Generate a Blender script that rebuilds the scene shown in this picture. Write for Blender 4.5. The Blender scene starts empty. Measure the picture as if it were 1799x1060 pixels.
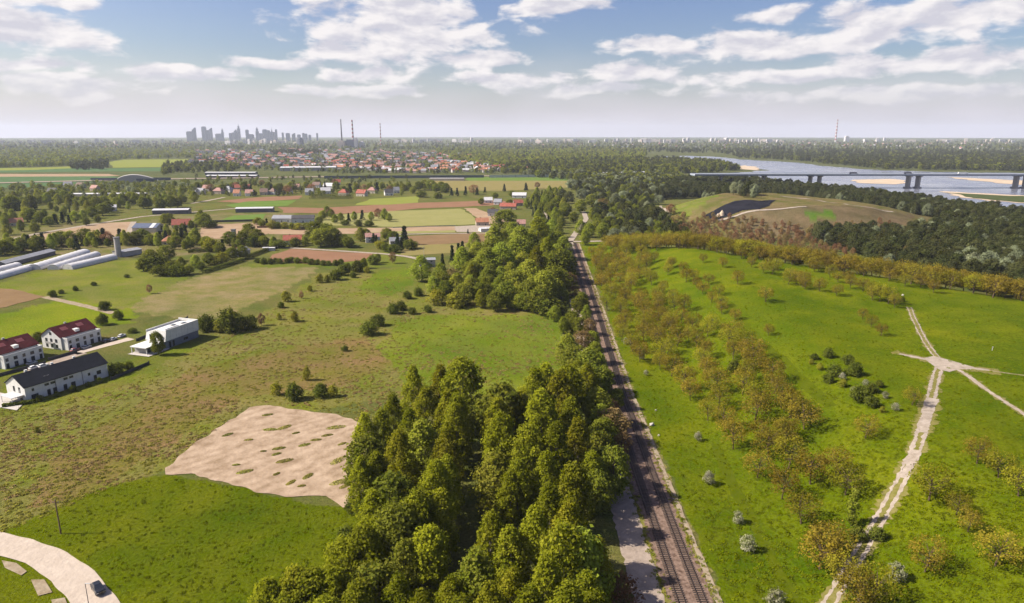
import bpy, math, random
import numpy as np
from mathutils import Vector, Matrix

R = math.radians
rng = np.random.default_rng(11)
random.seed(5)
scene = bpy.context.scene
COL = scene.collection

# ------------------------------------------------------------------ camera
CAM_H = 100.0
PITCH = math.atan((530 - 235) / 1200.0)
cam_d = bpy.data.cameras.new('camera')
cam = bpy.data.objects.new('camera', cam_d)
COL.objects.link(cam)
cam.location = (0, 0, CAM_H)
cam.rotation_euler = (math.pi / 2 - PITCH, 0, 0)
cam_d.sensor_width = 36.0
cam_d.lens = 36.0 * 1200.0 / 1799.0
cam_d.clip_start = 0.5
cam_d.clip_end = 60000
scene.camera = cam

# ------------------------------------------------------------------ world
SUN_EL, SUN_AZ = 41.0, -92.0        # azimuth measured from +Y towards +X
world = bpy.data.worlds.new('World')
scene.world = world
world.use_nodes = True
SKY_STRENGTH = 0.05


def build_world():
    nt = world.node_tree
    nt.nodes.clear()
    N, L = nt.nodes, nt.links
    out = N.new('ShaderNodeOutputWorld')
    bg = N.new('ShaderNodeBackground')
    bg.inputs[1].default_value = SKY_STRENGTH
    L.new(bg.outputs[0], out.inputs[0])
    sky = N.new('ShaderNodeTexSky')
    sky.sky_type = 'NISHITA'
    sky.sun_disc = False
    sky.sun_elevation = R(SUN_EL)
    sky.sun_rotation = R(SUN_AZ)
    sky.altitude = 100
    sky.air_density = 1.0
    sky.dust_density = 2.2
    sky.ozone_density = 2.0

    def M(op, a, b=None, c=None):
        n = N.new('ShaderNodeMath'); n.operation = op
        for i, v in enumerate((a, b, c)):
            if v is None: continue
            if isinstance(v, (int, float)): n.inputs[i].default_value = v
            else: L.new(v, n.inputs[i])
        return n.outputs[0]

    def V(op, a, b=None):
        n = N.new('ShaderNodeVectorMath'); n.operation = op
        for i, v in enumerate((a, b)):
            if v is None: continue
            if isinstance(v, tuple): n.inputs[i].default_value = v
            else: L.new(v, n.inputs[i])
        return n.outputs['Value'] if op == 'LENGTH' else n.outputs[0]

    tc = N.new('ShaderNodeTexCoord')
    sep = N.new('ShaderNodeSeparateXYZ')
    L.new(tc.outputs['Generated'], sep.inputs[0])
    x, y, z = sep.outputs
    az = M('ARCTAN2', x, y)
    el = M('ARCSINE', z)
    comb = N.new('ShaderNodeCombineXYZ')
    L.new(az, comb.inputs[0]); L.new(el, comb.inputs[1])
    p = comb.outputs[0]

    def noise(vec, scale, detail, rough=0.55, dist=0.0):
        n = N.new('ShaderNodeTexNoise')
        n.noise_dimensions = '2D'
        n.inputs['Scale'].default_value = scale
        n.inputs['Detail'].default_value = detail
        n.inputs['Roughness'].default_value = rough
        n.inputs['Distortion'].default_value = dist
        L.new(vec, n.inputs['Vector'])
        return n.outputs[0]

    # cumulus banks, given as directions (azimuth, elevation) with half sizes
    def ang(px, py):
        u = (px - 899.5) / 1200.0; v = (py - 530) / 1200.0
        d = Vector((u, math.cos(PITCH) - v * math.sin(PITCH), -math.sin(PITCH) - v * math.cos(PITCH)))
        return math.atan2(d.x, d.y), math.asin(d.normalized().z)
    banks = [  # px, py, half width px, half height px
        (705, 45, 175, 78), (600, 92, 95, 18), (820, 105, 105, 20), (970, 12, 95, 22), (480, 113, 75, 15),
        (330, 130, 100, 14), (635, 132, 90, 18), (45, 52, 120, 34), (90, 5, 60, 12), (70, 112, 110, 14),
        (900, 142, 130, 17), (1110, 130, 120, 20), (1160, 75, 110, 18), (1330, 82, 150, 30), (1520, 50, 120, 40),
        (1700, 20, 170, 34), (1380, 135, 200, 16), (1680, 108, 230, 20), (1050, 160, 170, 12), (1360, 25, 45, 14),
        (100, 150, 130, 22), (1550, 165, 260, 14), (640, 160, 120, 12)]
    warp = N.new('ShaderNodeTexNoise'); warp.noise_dimensions = '2D'
    warp.inputs['Scale'].default_value = 16; warp.inputs['Detail'].default_value = 1
    L.new(p, warp.inputs['Vector'])
    woff = V('MULTIPLY', V('SUBTRACT', warp.outputs['Color'], (0.5, 0.5, 0.5)), (0.05, 0.018, 0.0))
    pw = V('ADD', p, woff)
    cur = None
    for (bx, by, hw, hh) in banks:
        a0, e0 = ang(bx, by)
        d = V('LENGTH', V('MULTIPLY', V('SUBTRACT', pw, (a0, e0, 0)), (1200 / hw * 0.93, 1200 / hh * 0.93, 0)))
        cur = d if cur is None else M('SMOOTH_MIN', cur, d, 0.25)
    bank = M('SUBTRACT', 1.0, cur)                      # >0 inside a bank
    # the same kind of broken cumulus goes on all round
    pa = V('MULTIPLY', p, (1.0, 2.6, 0.0))
    low = noise(pa, 5.0, 2)
    infront = M('LESS_THAN', M('ABSOLUTE', az), 0.68)
    infront = M('MULTIPLY', infront, M('LESS_THAN', el, 0.22))
    other = M('MULTIPLY', M('SUBTRACT', low, 0.60), 7.0)
    mixn = N.new('ShaderNodeMix'); mixn.data_type = 'FLOAT'
    L.new(infront, mixn.inputs['Factor']); L.new(other, mixn.inputs['A']); L.new(bank, mixn.inputs['B'])
    bias = mixn.outputs['Result']

    ps = V('MULTIPLY', p, (1.0, 2.5, 0.0))
    n1 = noise(ps, 17.0, 7, 0.55, 0.15)
    n2 = noise(V('ADD', ps, (-0.010, 0.020, 0)), 17.0, 4, 0.50, 0.1)
    body = M('ADD', M('MULTIPLY', M('MAXIMUM', bias, -1.2), 0.92), M('MULTIPLY', M('SUBTRACT', n1, 0.5), 1.7))
    body = M('SUBTRACT', body, 0.10)
    r = N.new('ShaderNodeMapRange'); r.interpolation_type = 'SMOOTHSTEP'
    r.inputs['From Min'].default_value = -0.04; r.inputs['From Max'].default_value = 0.40
    L.new(body, r.inputs['Value'])
    alpha = r.outputs[0]
    # clouds thin out into the air near the horizon
    fade = N.new('ShaderNodeMapRange'); fade.interpolation_type = 'SMOOTHSTEP'
    fade.inputs['From Min'].default_value = 0.0; fade.inputs['From Max'].default_value = 0.085
    L.new(el, fade.inputs['Value'])
    alpha = M('MULTIPLY', M('MULTIPLY', alpha, fade.outputs[0]), 0.95)
    lit = M('ADD', 0.66, M('MULTIPLY', M('SUBTRACT', n1, n2), 2.6))
    lit = M('SUBTRACT', lit, M('MULTIPLY', M('MAXIMUM', body, 0.0), 0.22))
    ramp = N.new('ShaderNodeMapRange')
    ramp.inputs['From Min'].default_value = 0.2; ramp.inputs['From Max'].default_value = 0.95
    L.new(lit, ramp.inputs['Value'])
    cc = N.new('ShaderNodeMix'); cc.data_type = 'RGBA'
    cc.inputs['A'].default_value = (6.9, 6.75, 7.5, 1)
    cc.inputs['B'].default_value = (10.2, 9.7, 9.6, 1)
    L.new(ramp.outputs[0], cc.inputs['Factor'])
    # the milky veil of a dusty spring day low in the sky
    veil = N.new('ShaderNodeMapRange'); veil.interpolation_type = 'SMOOTHSTEP'
    veil.inputs['From Min'].default_value = 0.118; veil.inputs['From Max'].default_value = -0.02
    veil.inputs['To Min'].default_value = 0.0; veil.inputs['To Max'].default_value = 0.93
    L.new(M('ADD', el, M('MULTIPLY', M('SUBTRACT', low, 0.5), 0.05)), veil.inputs['Value'])
    vm = N.new('ShaderNodeMix'); vm.data_type = 'RGBA'
    vm.inputs['B'].default_value = (8.5, 7.95, 8.75, 1)
    L.new(veil.outputs[0], vm.inputs['Factor'])
    hs = N.new('ShaderNodeHueSaturation')
    hs.inputs['Saturation'].default_value = 1.25
    hs.inputs['Value'].default_value = 1.38
    hs.inputs['Hue'].default_value = 0.522
    L.new(sky.outputs[0], hs.inputs['Color'])
    L.new(hs.outputs[0], vm.inputs['A'])
    fm = N.new('ShaderNodeMix'); fm.data_type = 'RGBA'
    L.new(alpha, fm.inputs['Factor'])
    L.new(vm.outputs['Result'], fm.inputs['A'])
    L.new(cc.outputs['Result'], fm.inputs['B'])
    L.new(fm.outputs['Result'], bg.inputs[0])
    world.cycles.sampling_method = 'MANUAL'
    world.cycles.sample_map_resolution = 256


build_world()

# ------------------------------------------------------------------ sun
sun_d = bpy.data.lights.new('sun', 'SUN')
sun_d.energy = 5.0
sun_d.angle = R(0.55)
sun_d.color = (1.0, 0.93, 0.82)
sun = bpy.data.objects.new('sun', sun_d)
COL.objects.link(sun)
_sd = Vector((math.sin(R(SUN_AZ)) * math.cos(R(SUN_EL)), math.cos(R(SUN_AZ)) * math.cos(R(SUN_EL)), math.sin(R(SUN_EL))))
sun.rotation_euler = _sd.to_track_quat('Z', 'Y').to_euler()
sun.location = _sd * 500

scene.view_settings.view_transform = 'Standard'
scene.view_settings.look = 'None'
scene.view_settings.exposure = 0.95
scene.view_settings.gamma = 1.0
scene.view_settings.use_curve_mapping = False
cy = scene.cycles
cy.use_denoising = True
cy.denoiser = 'OPENIMAGEDENOISE'
cy.denoising_prefilter = 'ACCURATE'
cy.max_bounces = 5
cy.diffuse_bounces = 1
cy.glossy_bounces = 2
cy.transmission_bounces = 2
cy.volume_bounces = 2
cy.transparent_max_bounces = 4
cy.caustics_reflective = False
cy.caustics_refractive = False
cy.use_adaptive_sampling = True
cy.adaptive_threshold = 0.015
scene.render.use_persistent_data = False

# ================================================================== helpers
SP, CP = math.sin(PITCH), math.cos(PITCH)


def smooth(a, b, x):
    t = np.clip((np.asarray(x, float) - a) / (b - a), 0, 1)
    return t * t * (3 - 2 * t)


_perm = np.random.default_rng(3).random((256, 256))


def vnoise(x, y):
    x = np.asarray(x, float); y = np.asarray(y, float)
    xi = np.floor(x).astype(int); yi = np.floor(y).astype(int)
    fx = x - xi; fy = y - yi
    fx = fx * fx * (3 - 2 * fx); fy = fy * fy * (3 - 2 * fy)
    g = lambda a, b: _perm[a & 255, b & 255]
    return (g(xi, yi) * (1 - fx) + g(xi + 1, yi) * fx) * (1 - fy) + (g(xi, yi + 1) * (1 - fx) + g(xi + 1, yi + 1) * fx) * fy


def fbm(x, y, o=4):
    s = 0; a = 0.5
    for k in range(o):
        s = s + a * vnoise(x * 2 ** k + 17 * k, y * 2 ** k - 9 * k); a *= 0.5
    return s / (1 - 0.5 ** o)


# centre line of the railway in metres
RAIL = np.array([(40, -40), (39.4, 100), (39.6, 145), (40.2, 185), (41.6, 255), (46.6, 367), (51.5, 495), (56.5, 628), (58, 660)], float)


def rail_x(y):
    return np.interp(y, RAIL[:, 1], RAIL[:, 0])


EA = np.array((151.0, 513.0)); EB = np.array((275.0, 357.0))
_en = np.array((-(EB - EA)[1], (EB - EA)[0])); _en = _en / np.linalg.norm(_en)
if np.dot(np.array((100, 200)) - EA, _en) < 0: _en = -_en


def height(x, y):
    """terrain height: flat plain, the meadow plateau right of the railway, the second heap behind it"""
    x = np.asarray(x, float); y = np.asarray(y, float)
    s1 = smooth(16, 95, x - rail_x(y))
    d = (x - EA[0]) * _en[0] + (y - EA[1]) * _en[1]
    s2 = smooth(-46, 6, d)
    s3 = smooth(560, 470, y - 0.0 * x) * 0.0 + 1.0
    h = 14.0 * s1 * s2 * s3
    bump = (fbm(x / 38.0, y / 38.0, 3) - 0.5) * 2.2 * s1 * s2
    r = np.sqrt(((x - 335) / 195.0) ** 2 + ((y - 815) / 180.0) ** 2)
    ridge = 26.0 * smooth(1.0, 0.40, r) * (1.0 - 0.34 * smooth(300, 500, x))
    ridge = ridge * (1 + 0.10 * (fbm(x / 60.0, y / 60.0, 3) - 0.5)) + (fbm(x / 34.0 + 5, y / 34.0, 3) - 0.5) * 4.0 * smooth(1.0, 0.7, r)
    return h + bump + ridge


def ray(px, py):
    u = (px - 899.5) / 1200.0; v = (py - 530) / 1200.0
    return np.array((u, CP - v * SP, -SP - v * CP))


def P(px, py, z=None):
    """pixel of the photograph -> point on the ground under it"""
    d = ray(px, py)
    if d[2] > -0.0052: d = np.array((d[0], d[1], -0.0052))
    if z is not None:
        t = (CAM_H - z) / -d[2]
        return np.array((d[0] * t, d[1] * t, z))
    tend = CAM_H / -d[2]
    t = tend
    if d[0] > 0.02:
        a, b = (CAM_H - 45.0) / -d[2], tend
        for _ in range(3):
            ts = np.linspace(a, b, 120)
            hit = np.nonzero(CAM_H + d[2] * ts <= height(d[0] * ts, d[1] * ts))[0]
            k = hit[0] if len(hit) else 119
            a, b = ts[max(0, k - 1)], ts[k]
        t = b
    q = d * t
    return np.array((q[0], q[1], float(height(q[0], q[1]))))


def PTop(px, py, h):
    """where a thing of height h stands whose top shows at this pixel"""
    d = ray(px, py)
    z0 = 0.0
    for _ in range(6):
        t = (CAM_H - h - z0) / -d[2]
        z0 = 0.5 * z0 + 0.5 * float(height(d[0] * t, d[1] * t))
    t = (CAM_H - h - z0) / -d[2]
    return np.array((d[0] * t, d[1] * t, float(height(d[0] * t, d[1] * t))))


def inpoly(x, y, poly):
    x = np.asarray(x, float); y = np.asarray(y, float)
    ins = np.zeros(x.shape, bool)
    n = len(poly)
    for i in range(n):
        x1, y1 = poly[i][0], poly[i][1]; x2, y2 = poly[(i + 1) % n][0], poly[(i + 1) % n][1]
        if y1 == y2: continue
        c = ((y1 > y) != (y2 > y)) & (x < (x2 - x1) * (y - y1) / (y2 - y1) + x1)
        ins ^= c
    return ins


def poisson(poly_w, spacing, n_try, seed, test=None, cap=9999):
    r = np.random.default_rng(seed)
    a = np.array(poly_w); lo, hi = a.min(0), a.max(0)
    c = r.uniform(lo, hi, (n_try * 2, 2)); c = c[inpoly(c[:, 0], c[:, 1], poly_w)][:n_try]
    if test is not None: c = c[test(c)]
    pts = np.zeros((len(c), 2)); n = 0
    for q in c:
        if n and np.min(np.sum((pts[:n] - q) ** 2, 1)) < spacing ** 2: continue
        pts[n] = q; n += 1
        if n >= cap: break
    return [pts[k] for k in range(n)]


def setp(o, label=None, cat=None, group=None, kind=None):
    if label: o['label'] = label
    if cat: o['category'] = cat
    if group: o['group'] = group
    if kind: o['kind'] = kind
    return o


def mesh_np(name, v, f, mats=(), smooth_shade=False, mi=None, attrs=None):
    """v (n,3), f = array (m,k) or list of polygons"""
    me = bpy.data.meshes.new(name)
    v = np.asarray(v, np.float32)
    if isinstance(f, np.ndarray):
        m, k = f.shape
        me.vertices.add(len(v)); me.vertices.foreach_set('co', v.ravel())
        me.loops.add(m * k); me.loops.foreach_set('vertex_index', f.astype(np.int32).ravel())
        me.polygons.add(m)
        me.polygons.foreach_set('loop_start', np.arange(0, m * k, k, dtype=np.int32))
        me.polygons.foreach_set('loop_total', np.full(m, k, np.int32))
        me.update(calc_edges=True)
    else:
        me.from_pydata([tuple(a) for a in v], [], [tuple(int(i) for i in q) for q in f])
        me.update()
    for mt in mats: me.materials.append(mt)
    if mi is not None: me.polygons.foreach_set('material_index', np.asarray(mi, np.int32))
    if smooth_shade: me.polygons.foreach_set('use_smooth', np.ones(len(me.polygons), bool))
    for an, (ty, dat) in (attrs or {}).items():
        a = me.attributes.new(an, ty, 'POINT')
        if ty == 'FLOAT_COLOR': a.data.foreach_set('color', np.asarray(dat, np.float32).ravel())
        elif ty == 'FLOAT_VECTOR': a.data.foreach_set('vector', np.asarray(dat, np.float32).ravel())
        else: a.data.foreach_set('value', np.asarray(dat))
    return me


def add(name, me, parent=None, loc=None, rot=None, scale=None):
    o = bpy.data.objects.new(name, me)
    COL.objects.link(o)
    if parent is not None: o.parent = parent
    if loc is not None: o.location = [float(a) for a in loc]
    if rot is not None: o.rotation_euler = rot if not isinstance(rot, (int, float)) else (0, 0, rot)
    if scale is not None: o.scale = (scale,) * 3 if isinstance(scale, (int, float)) else scale
    return o


class MB:
    """collects boxes, tubes and prisms into one mesh"""
    def __init__(s): s.v = []; s.f = []; s.m = []
    def poly(s, pts, faces, m=0):
        o = len(s.v); s.v += [tuple(map(float, p)) for p in pts]
        s.f += [tuple(o + i for i in f) for f in faces]; s.m += [m] * len(faces); return s
    def box(s, x0, x1, y0, y1, z0, z1, m=0):
        p = [(x0, y0, z0), (x1, y0, z0), (x1, y1, z0), (x0, y1, z0), (x0, y0, z1), (x1, y0, z1), (x1, y1, z1), (x0, y1, z1)]
        return s.poly(p, [(0, 3, 2, 1), (4, 5, 6, 7), (0, 1, 5, 4), (1, 2, 6, 5), (2, 3, 7, 6), (3, 0, 4, 7)], m)
    def cyl(s, c, r0, r1, z0, z1, n=12, m=0):
        a = [2 * math.pi * i / n for i in range(n)]
        p = [(c[0] + r0 * math.cos(t), c[1] + r0 * math.sin(t), z0) for t in a] + [(c[0] + r1 * math.cos(t), c[1] + r1 * math.sin(t), z1) for t in a]
        f = [(i, (i + 1) % n, n + (i + 1) % n, n + i) for i in range(n)] + [tuple(range(n - 1, -1, -1)), tuple(range(n, 2 * n))]
        return s.poly(p, f, m)
    def tube(s, pts, rad, n=6, m=0):
        pts = [Vector(p) for p in pts]
        rad = rad if hasattr(rad, '__len__') else [rad] * len(pts)
        ring = []
        for i, p in enumerate(pts):
            d = (pts[min(i + 1, len(pts) - 1)] - pts[max(i - 1, 0)]).normalized()
            q = d.to_track_quat('Z', 'Y')
            for k in range(n):
                a = 2 * math.pi * k / n
                ring.append(p + q @ Vector((rad[i] * math.cos(a), rad[i] * math.sin(a), 0)))
        f = []
        for i in range(len(pts) - 1):
            for k in range(n):
                f.append((i * n + k, i * n + (k + 1) % n, (i + 1) * n + (k + 1) % n, (i + 1) * n + k))
        f.append(tuple(range(n - 1, -1, -1))); f.append(tuple((len(pts) - 1) * n + k for k in range(n)))
        return s.poly(ring, f, m)
    def mesh(s, name, *mats, smooth_shade=False):
        return mesh_np(name, np.array(s.v), s.f, mats, smooth_shade, s.m if len(mats) > 1 else None)
    def build(s, name, mat, parent=None, **k):
        mats = mat if isinstance(mat, (list, tuple)) else (mat,)
        return add(name, s.mesh(name, *mats), parent, **k)


def empty(name, loc, rz=0.0, scale=None):
    o = bpy.data.objects.new(name, None)
    o.empty_display_size = 0.5
    COL.objects.link(o)
    o.location = [float(a) for a in loc]; o.rotation_euler = (0, 0, rz)
    if scale is not None: o.scale = (scale,) * 3 if isinstance(scale, (int, float)) else scale
    return o


# ================================================================== materials
def nodes(name):
    m = bpy.data.materials.new(name); m.use_nodes = True
    nt = m.node_tree; b = nt.nodes['Principled BSDF']
    return m, nt, b


def mat(name, c, rough=0.8, var=0.25, scale=1.0, spec=0.3, metal=0.0, bump=0.0, detail=4, c2=None):
    """plain colour with procedural mottling"""
    c = tuple(k * 0.78 for k in c)
    m, nt, b = nodes(name)
    tc = nt.nodes.new('ShaderNodeTexCoord')
    n = nt.nodes.new('ShaderNodeTexNoise'); n.inputs['Scale'].default_value = scale; n.inputs['Detail'].default_value = detail
    n.inputs['Roughness'].default_value = 0.65
    nt.links.new(tc.outputs['Object'], n.inputs['Vector'])
    mx = nt.nodes.new('ShaderNodeMix'); mx.data_type = 'RGBA'
    mx.inputs['A'].default_value = tuple(min(1, k * (1 - var)) for k in c) + (1,)
    mx.inputs['B'].default_value = (tuple(c2) if c2 else tuple(min(1, k * (1 + var)) for k in c)) + (1,)
    r = nt.nodes.new('ShaderNodeMapRange'); r.inputs['From Min'].default_value = 0.3; r.inputs['From Max'].default_value = 0.7
    nt.links.new(n.outputs[0], r.inputs['Value']); nt.links.new(r.outputs[0], mx.inputs['Factor'])
    nt.links.new(mx.outputs['Result'], b.inputs['Base Color'])
    b.inputs['Roughness'].default_value = rough; b.inputs['Specular IOR Level'].default_value = spec
    b.inputs['Metallic'].default_value = metal
    if bump:
        bp = nt.nodes.new('ShaderNodeBump'); bp.inputs['Strength'].default_value = 1.0; bp.inputs['Distance'].default_value = bump
        nt.links.new(n.outputs[0], bp.inputs['Height']); nt.links.new(bp.outputs[0], b.inputs['Normal'])
    return m


def leaf_mat(name, c1, c2, c3=None, hue=0.03, trans=0.32):
    c1, c2, c3 = tuple(k * 0.92 for k in c1), tuple(k * 0.92 for k in c2), (tuple(k * 0.92 for k in c3) if c3 else None)
    """foliage: tint per leaf clump (attribute) and per tree (object random)"""
    m, nt, b = nodes(name)
    N, L = nt.nodes, nt.links
    at = N.new('ShaderNodeAttribute'); at.attribute_name = 'tint'
    oi = N.new('ShaderNodeObjectInfo')
    ramp = N.new('ShaderNodeMix'); ramp.data_type = 'RGBA'
    ramp.inputs['A'].default_value = c1 + (1,); ramp.inputs['B'].default_value = c2 + (1,)
    L.new(at.outputs['Fac'], ramp.inputs['Factor'])
    colr = ramp.outputs['Result']
    if c3:
        mx = N.new('ShaderNodeMix'); mx.data_type = 'RGBA'
        mr = N.new('ShaderNodeMapRange'); mr.inputs['From Min'].default_value = 0.45; mr.inputs['From Max'].default_value = 1.0
        mr.inputs['To Max'].default_value = 0.75
        L.new(oi.outputs['Random'], mr.inputs['Value']); L.new(mr.outputs[0], mx.inputs['Factor'])
        L.new(colr, mx.inputs['A']); mx.inputs['B'].default_value = c3 + (1,)
        colr = mx.outputs['Result']
    hs = N.new('ShaderNodeHueSaturation')
    ma = N.new('ShaderNodeMapRange'); ma.inputs['To Min'].default_value = 0.5 - hue; ma.inputs['To Max'].default_value = 0.5 + hue * 0.6
    mv = N.new('ShaderNodeMath'); mv.operation = 'MULTIPLY_ADD'; mv.inputs[1].default_value = 7.31; mv.inputs[2].default_value = 0.11
    fr = N.new('ShaderNodeMath'); fr.operation = 'FRACT'
    L.new(oi.outputs['Random'], mv.inputs[0]); L.new(mv.outputs[0], fr.inputs[0])
    L.new(oi.outputs['Random'], ma.inputs['Value'])
    mv2 = N.new('ShaderNodeMapRange'); mv2.inputs['To Min'].default_value = 0.72; mv2.inputs['To Max'].default_value = 1.22
    L.new(fr.outputs[0], mv2.inputs['Value'])
    L.new(ma.outputs[0], hs.inputs['Hue']); L.new(mv2.outputs[0], hs.inputs['Value']); L.new(colr, hs.inputs['Color'])
    df = N.new('ShaderNodeBsdfDiffuse'); tr = N.new('ShaderNodeBsdfTranslucent')
    L.new(hs.outputs[0], df.inputs[0]); L.new(hs.outputs[0], tr.inputs[0])
    ms = N.new('ShaderNodeMixShader'); ms.inputs[0].default_value = trans
    L.new(df.outputs[0], ms.inputs[1]); L.new(tr.outputs[0], ms.inputs[2])
    N.remove(b)
    L.new(ms.outputs[0], N['Material Output'].inputs[0])
    return m


MAT = {}
MAT['bark'] = mat('bark', (0.085, 0.065, 0.05), 0.9, 0.4, 3)
MAT['bark_pale'] = mat('bark_pale', (0.22, 0.19, 0.15), 0.9, 0.4, 3)
MAT['bark_brown'] = mat('bark_brown', (0.12, 0.08, 0.05), 0.9, 0.4, 3)
MAT['poplar'] = leaf_mat('leaf_poplar', (0.125, 0.160, 0.006), (0.315, 0.335, 0.026), (0.36, 0.32, 0.018), hue=0.035, trans=0.48)
MAT['willow'] = leaf_mat('leaf_willow', (0.18, 0.235, 0.016), (0.37, 0.39, 0.055), (0.36, 0.38, 0.04), trans=0.45)
MAT['broad'] = leaf_mat('leaf_broad', (0.10, 0.145, 0.016), (0.245, 0.27, 0.032), (0.30, 0.27, 0.03), trans=0.42)
MAT['dark'] = leaf_mat('leaf_dark', (0.034, 0.052, 0.015), (0.088, 0.100, 0.028), (0.12, 0.105, 0.04), hue=0.05)
MAT['silver'] = leaf_mat('leaf_silver', (0.17, 0.205, 0.10), (0.32, 0.35, 0.20), (0.28, 0.29, 0.16))
MAT['robinia'] = leaf_mat('leaf_robinia', (0.190, 0.152, 0.014), (0.37, 0.292, 0.036), (0.32, 0.305, 0.018), hue=0.014, trans=0.45)
MAT['rust'] = leaf_mat('leaf_rust', (0.20, 0.125, 0.05), (0.36, 0.22, 0.10), (0.30, 0.22, 0.08), trans=0.4)
MAT['conifer'] = leaf_mat('leaf_conifer', (0.016, 0.030, 0.012), (0.042, 0.060, 0.022), hue=0.02, trans=0.1)
MAT['blossom'] = leaf_mat('leaf_blossom', (0.17, 0.18, 0.06), (0.46, 0.43, 0.31), hue=0.01, trans=0.3)
MAT['shrub'] = leaf_mat('leaf_shrub', (0.060, 0.090, 0.012), (0.15, 0.175, 0.024), (0.18, 0.18, 0.024))
MAT['limeshrub'] = leaf_mat('leaf_limeshrub', (0.17, 0.20, 0.016), (0.31, 0.29, 0.03), (0.33, 0.26, 0.03), trans=0.4)

# ================================================================== tree library
def cards(c, nrm, size, r, jitter=0.75):
    """irregular four-cornered leaf clumps at c, facing roughly nrm"""
    n = len(c)
    nrm = nrm + r.normal(0, jitter, (n, 3))
    nrm /= np.linalg.norm(nrm, axis=1, keepdims=True) + 1e-9
    a = np.cross(nrm, r.normal(0, 1, (n, 3))); a /= np.linalg.norm(a, axis=1, keepdims=True) + 1e-9
    b = np.cross(nrm, a)
    s = size * r.uniform(0.55, 1.35, (n, 1))
    e = [r.uniform(0.65, 1.15, (n, 1)) for _ in range(4)]
    w = r.uniform(0.55, 0.95, (n, 1))
    bend = nrm * s * r.uniform(-0.35, 0.35, (n, 1))
    v = np.stack([c + a * s * e[0], c + b * s * w * e[1] + bend, c - a * s * e[2], c - b * s * w * e[3] + bend], 1)
    f = np.arange(n * 4).reshape(n, 4)
    return v.reshape(-1, 3), f


def crown(seed, H, base, Rad, shape, n_lobes, lobe, n_cards, size, flat=1.0, inner=0.35, droop=0.0, upb=-0.45):
    r = np.random.default_rng(seed)
    cs = []
    for i in range(n_lobes):
        s = (i + r.random()) / n_lobes
        if shape == 'ovoid': env = math.sin(math.pi * min(1, (s * 0.93 + 0.07)) ** 0.85) ** 0.7
        elif shape == 'tall': env = min(1, (s + 0.12) * 3.2) * (1 - s ** 2.6) ** 0.7
        elif shape == 'round': env = math.sqrt(max(0.02, 1 - (2 * s - 0.9) ** 2 / 1.25))
        elif shape == 'umbrella': env = 0.45 + 0.6 * math.sin(math.pi * (0.2 + 0.7 * s))
        elif shape == 'cone': env = 1.02 - s
        else: env = 1.0
        a = i * 2.399963 + r.uniform(-0.7, 0.7)
        rr = max(0.0, Rad * env - lobe * 0.55) * math.sqrt(r.uniform(inner, 1.0))
        cs.append((rr * math.cos(a), rr * math.sin(a), base + (H - base - lobe * 0.5) * s + lobe * 0.2))
    cs = np.array(cs)
    lr = lobe * r.uniform(0.5, 1.35, n_lobes)
    per = np.maximum(8, (n_cards * lr ** 2 / (lr ** 2).sum()).astype(int))
    pc, pn, pt = [], [], []
    for i in range(n_lobes):
        d = r.normal(0, 1, (per[i] * 2, 3)); d /= np.linalg.norm(d, axis=1, keepdims=True)
        d = d[d[:, 2] > upb][:per[i]]
        k = len(d)
        rad = lr[i] * (r.uniform(0.45, 1.05, (k, 1)) + 0.35 * (r.random((k, 1)) > 0.9))
        q = cs[i] + d * rad * np.array((1, 1, flat))
        if droop: q[:, 2] -= droop * r.random(k) ** 2 * (np.hypot(q[:, 0], q[:, 1]) / Rad)
        out = d * 0.75 + (q - np.array((0, 0, base + (H - base) * 0.4))) / (np.linalg.norm(q - np.array((0, 0, base + (H - base) * 0.4)), axis=1, keepdims=True) + 1e-6) * 0.5 + np.array((0, 0, 0.25))
        pc.append(q); pn.append(out)
        pt.append(np.clip(r.normal(0.45, 0.16) + r.normal(0, 0.20, k), 0, 1))
    pc = np.concatenate(pc); pn = np.concatenate(pn); pt = np.concatenate(pt)
    v, f = cards(pc, pn, size, r)
    return v, f, np.repeat(pt, 4), cs


def trunk(seed, H, base, cs, r0, reach=1.0, n_limb=10, lean=0.3, thin=0.22):
    r = np.random.default_rng(seed + 999)
    mb = MB()
    top = base + (H - base) * 0.72 * reach
    bx, by = r.normal(0, lean, 2)
    path = [(0, 0, -0.4), (bx * 0.2, by * 0.2, base * 0.5), (bx, by, base), (bx * 1.3, by * 1.3, (base + top) / 2), (bx * 1.5, by * 1.5, top)]
    mb.tube(path, [r0 * 1.25, r0, r0 * 0.8, r0 * 0.5, r0 * 0.12], 6)
    idx = r.permutation(len(cs))[:n_limb]
    for i in idx:
        c = cs[i]
        z0 = max(base * 0.75, min(top * 0.85, c[2] * 0.62))
        t = (z0 - base * 0.5) / (top - base * 0.5)
        p0 = Vector((bx * (0.6 + t), by * (0.6 + t), z0))
        p2 = Vector(c); p1 = p0.lerp(p2, 0.5) + Vector((0, 0, -0.06 * (p2 - p0).length))
        rr = r0 * thin * r.uniform(0.8, 1.3)
        mb.tube([p0, p1, p2], [rr * 1.5, rr, rr * 0.35], 4)
    return mb


PROTO = {}


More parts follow.
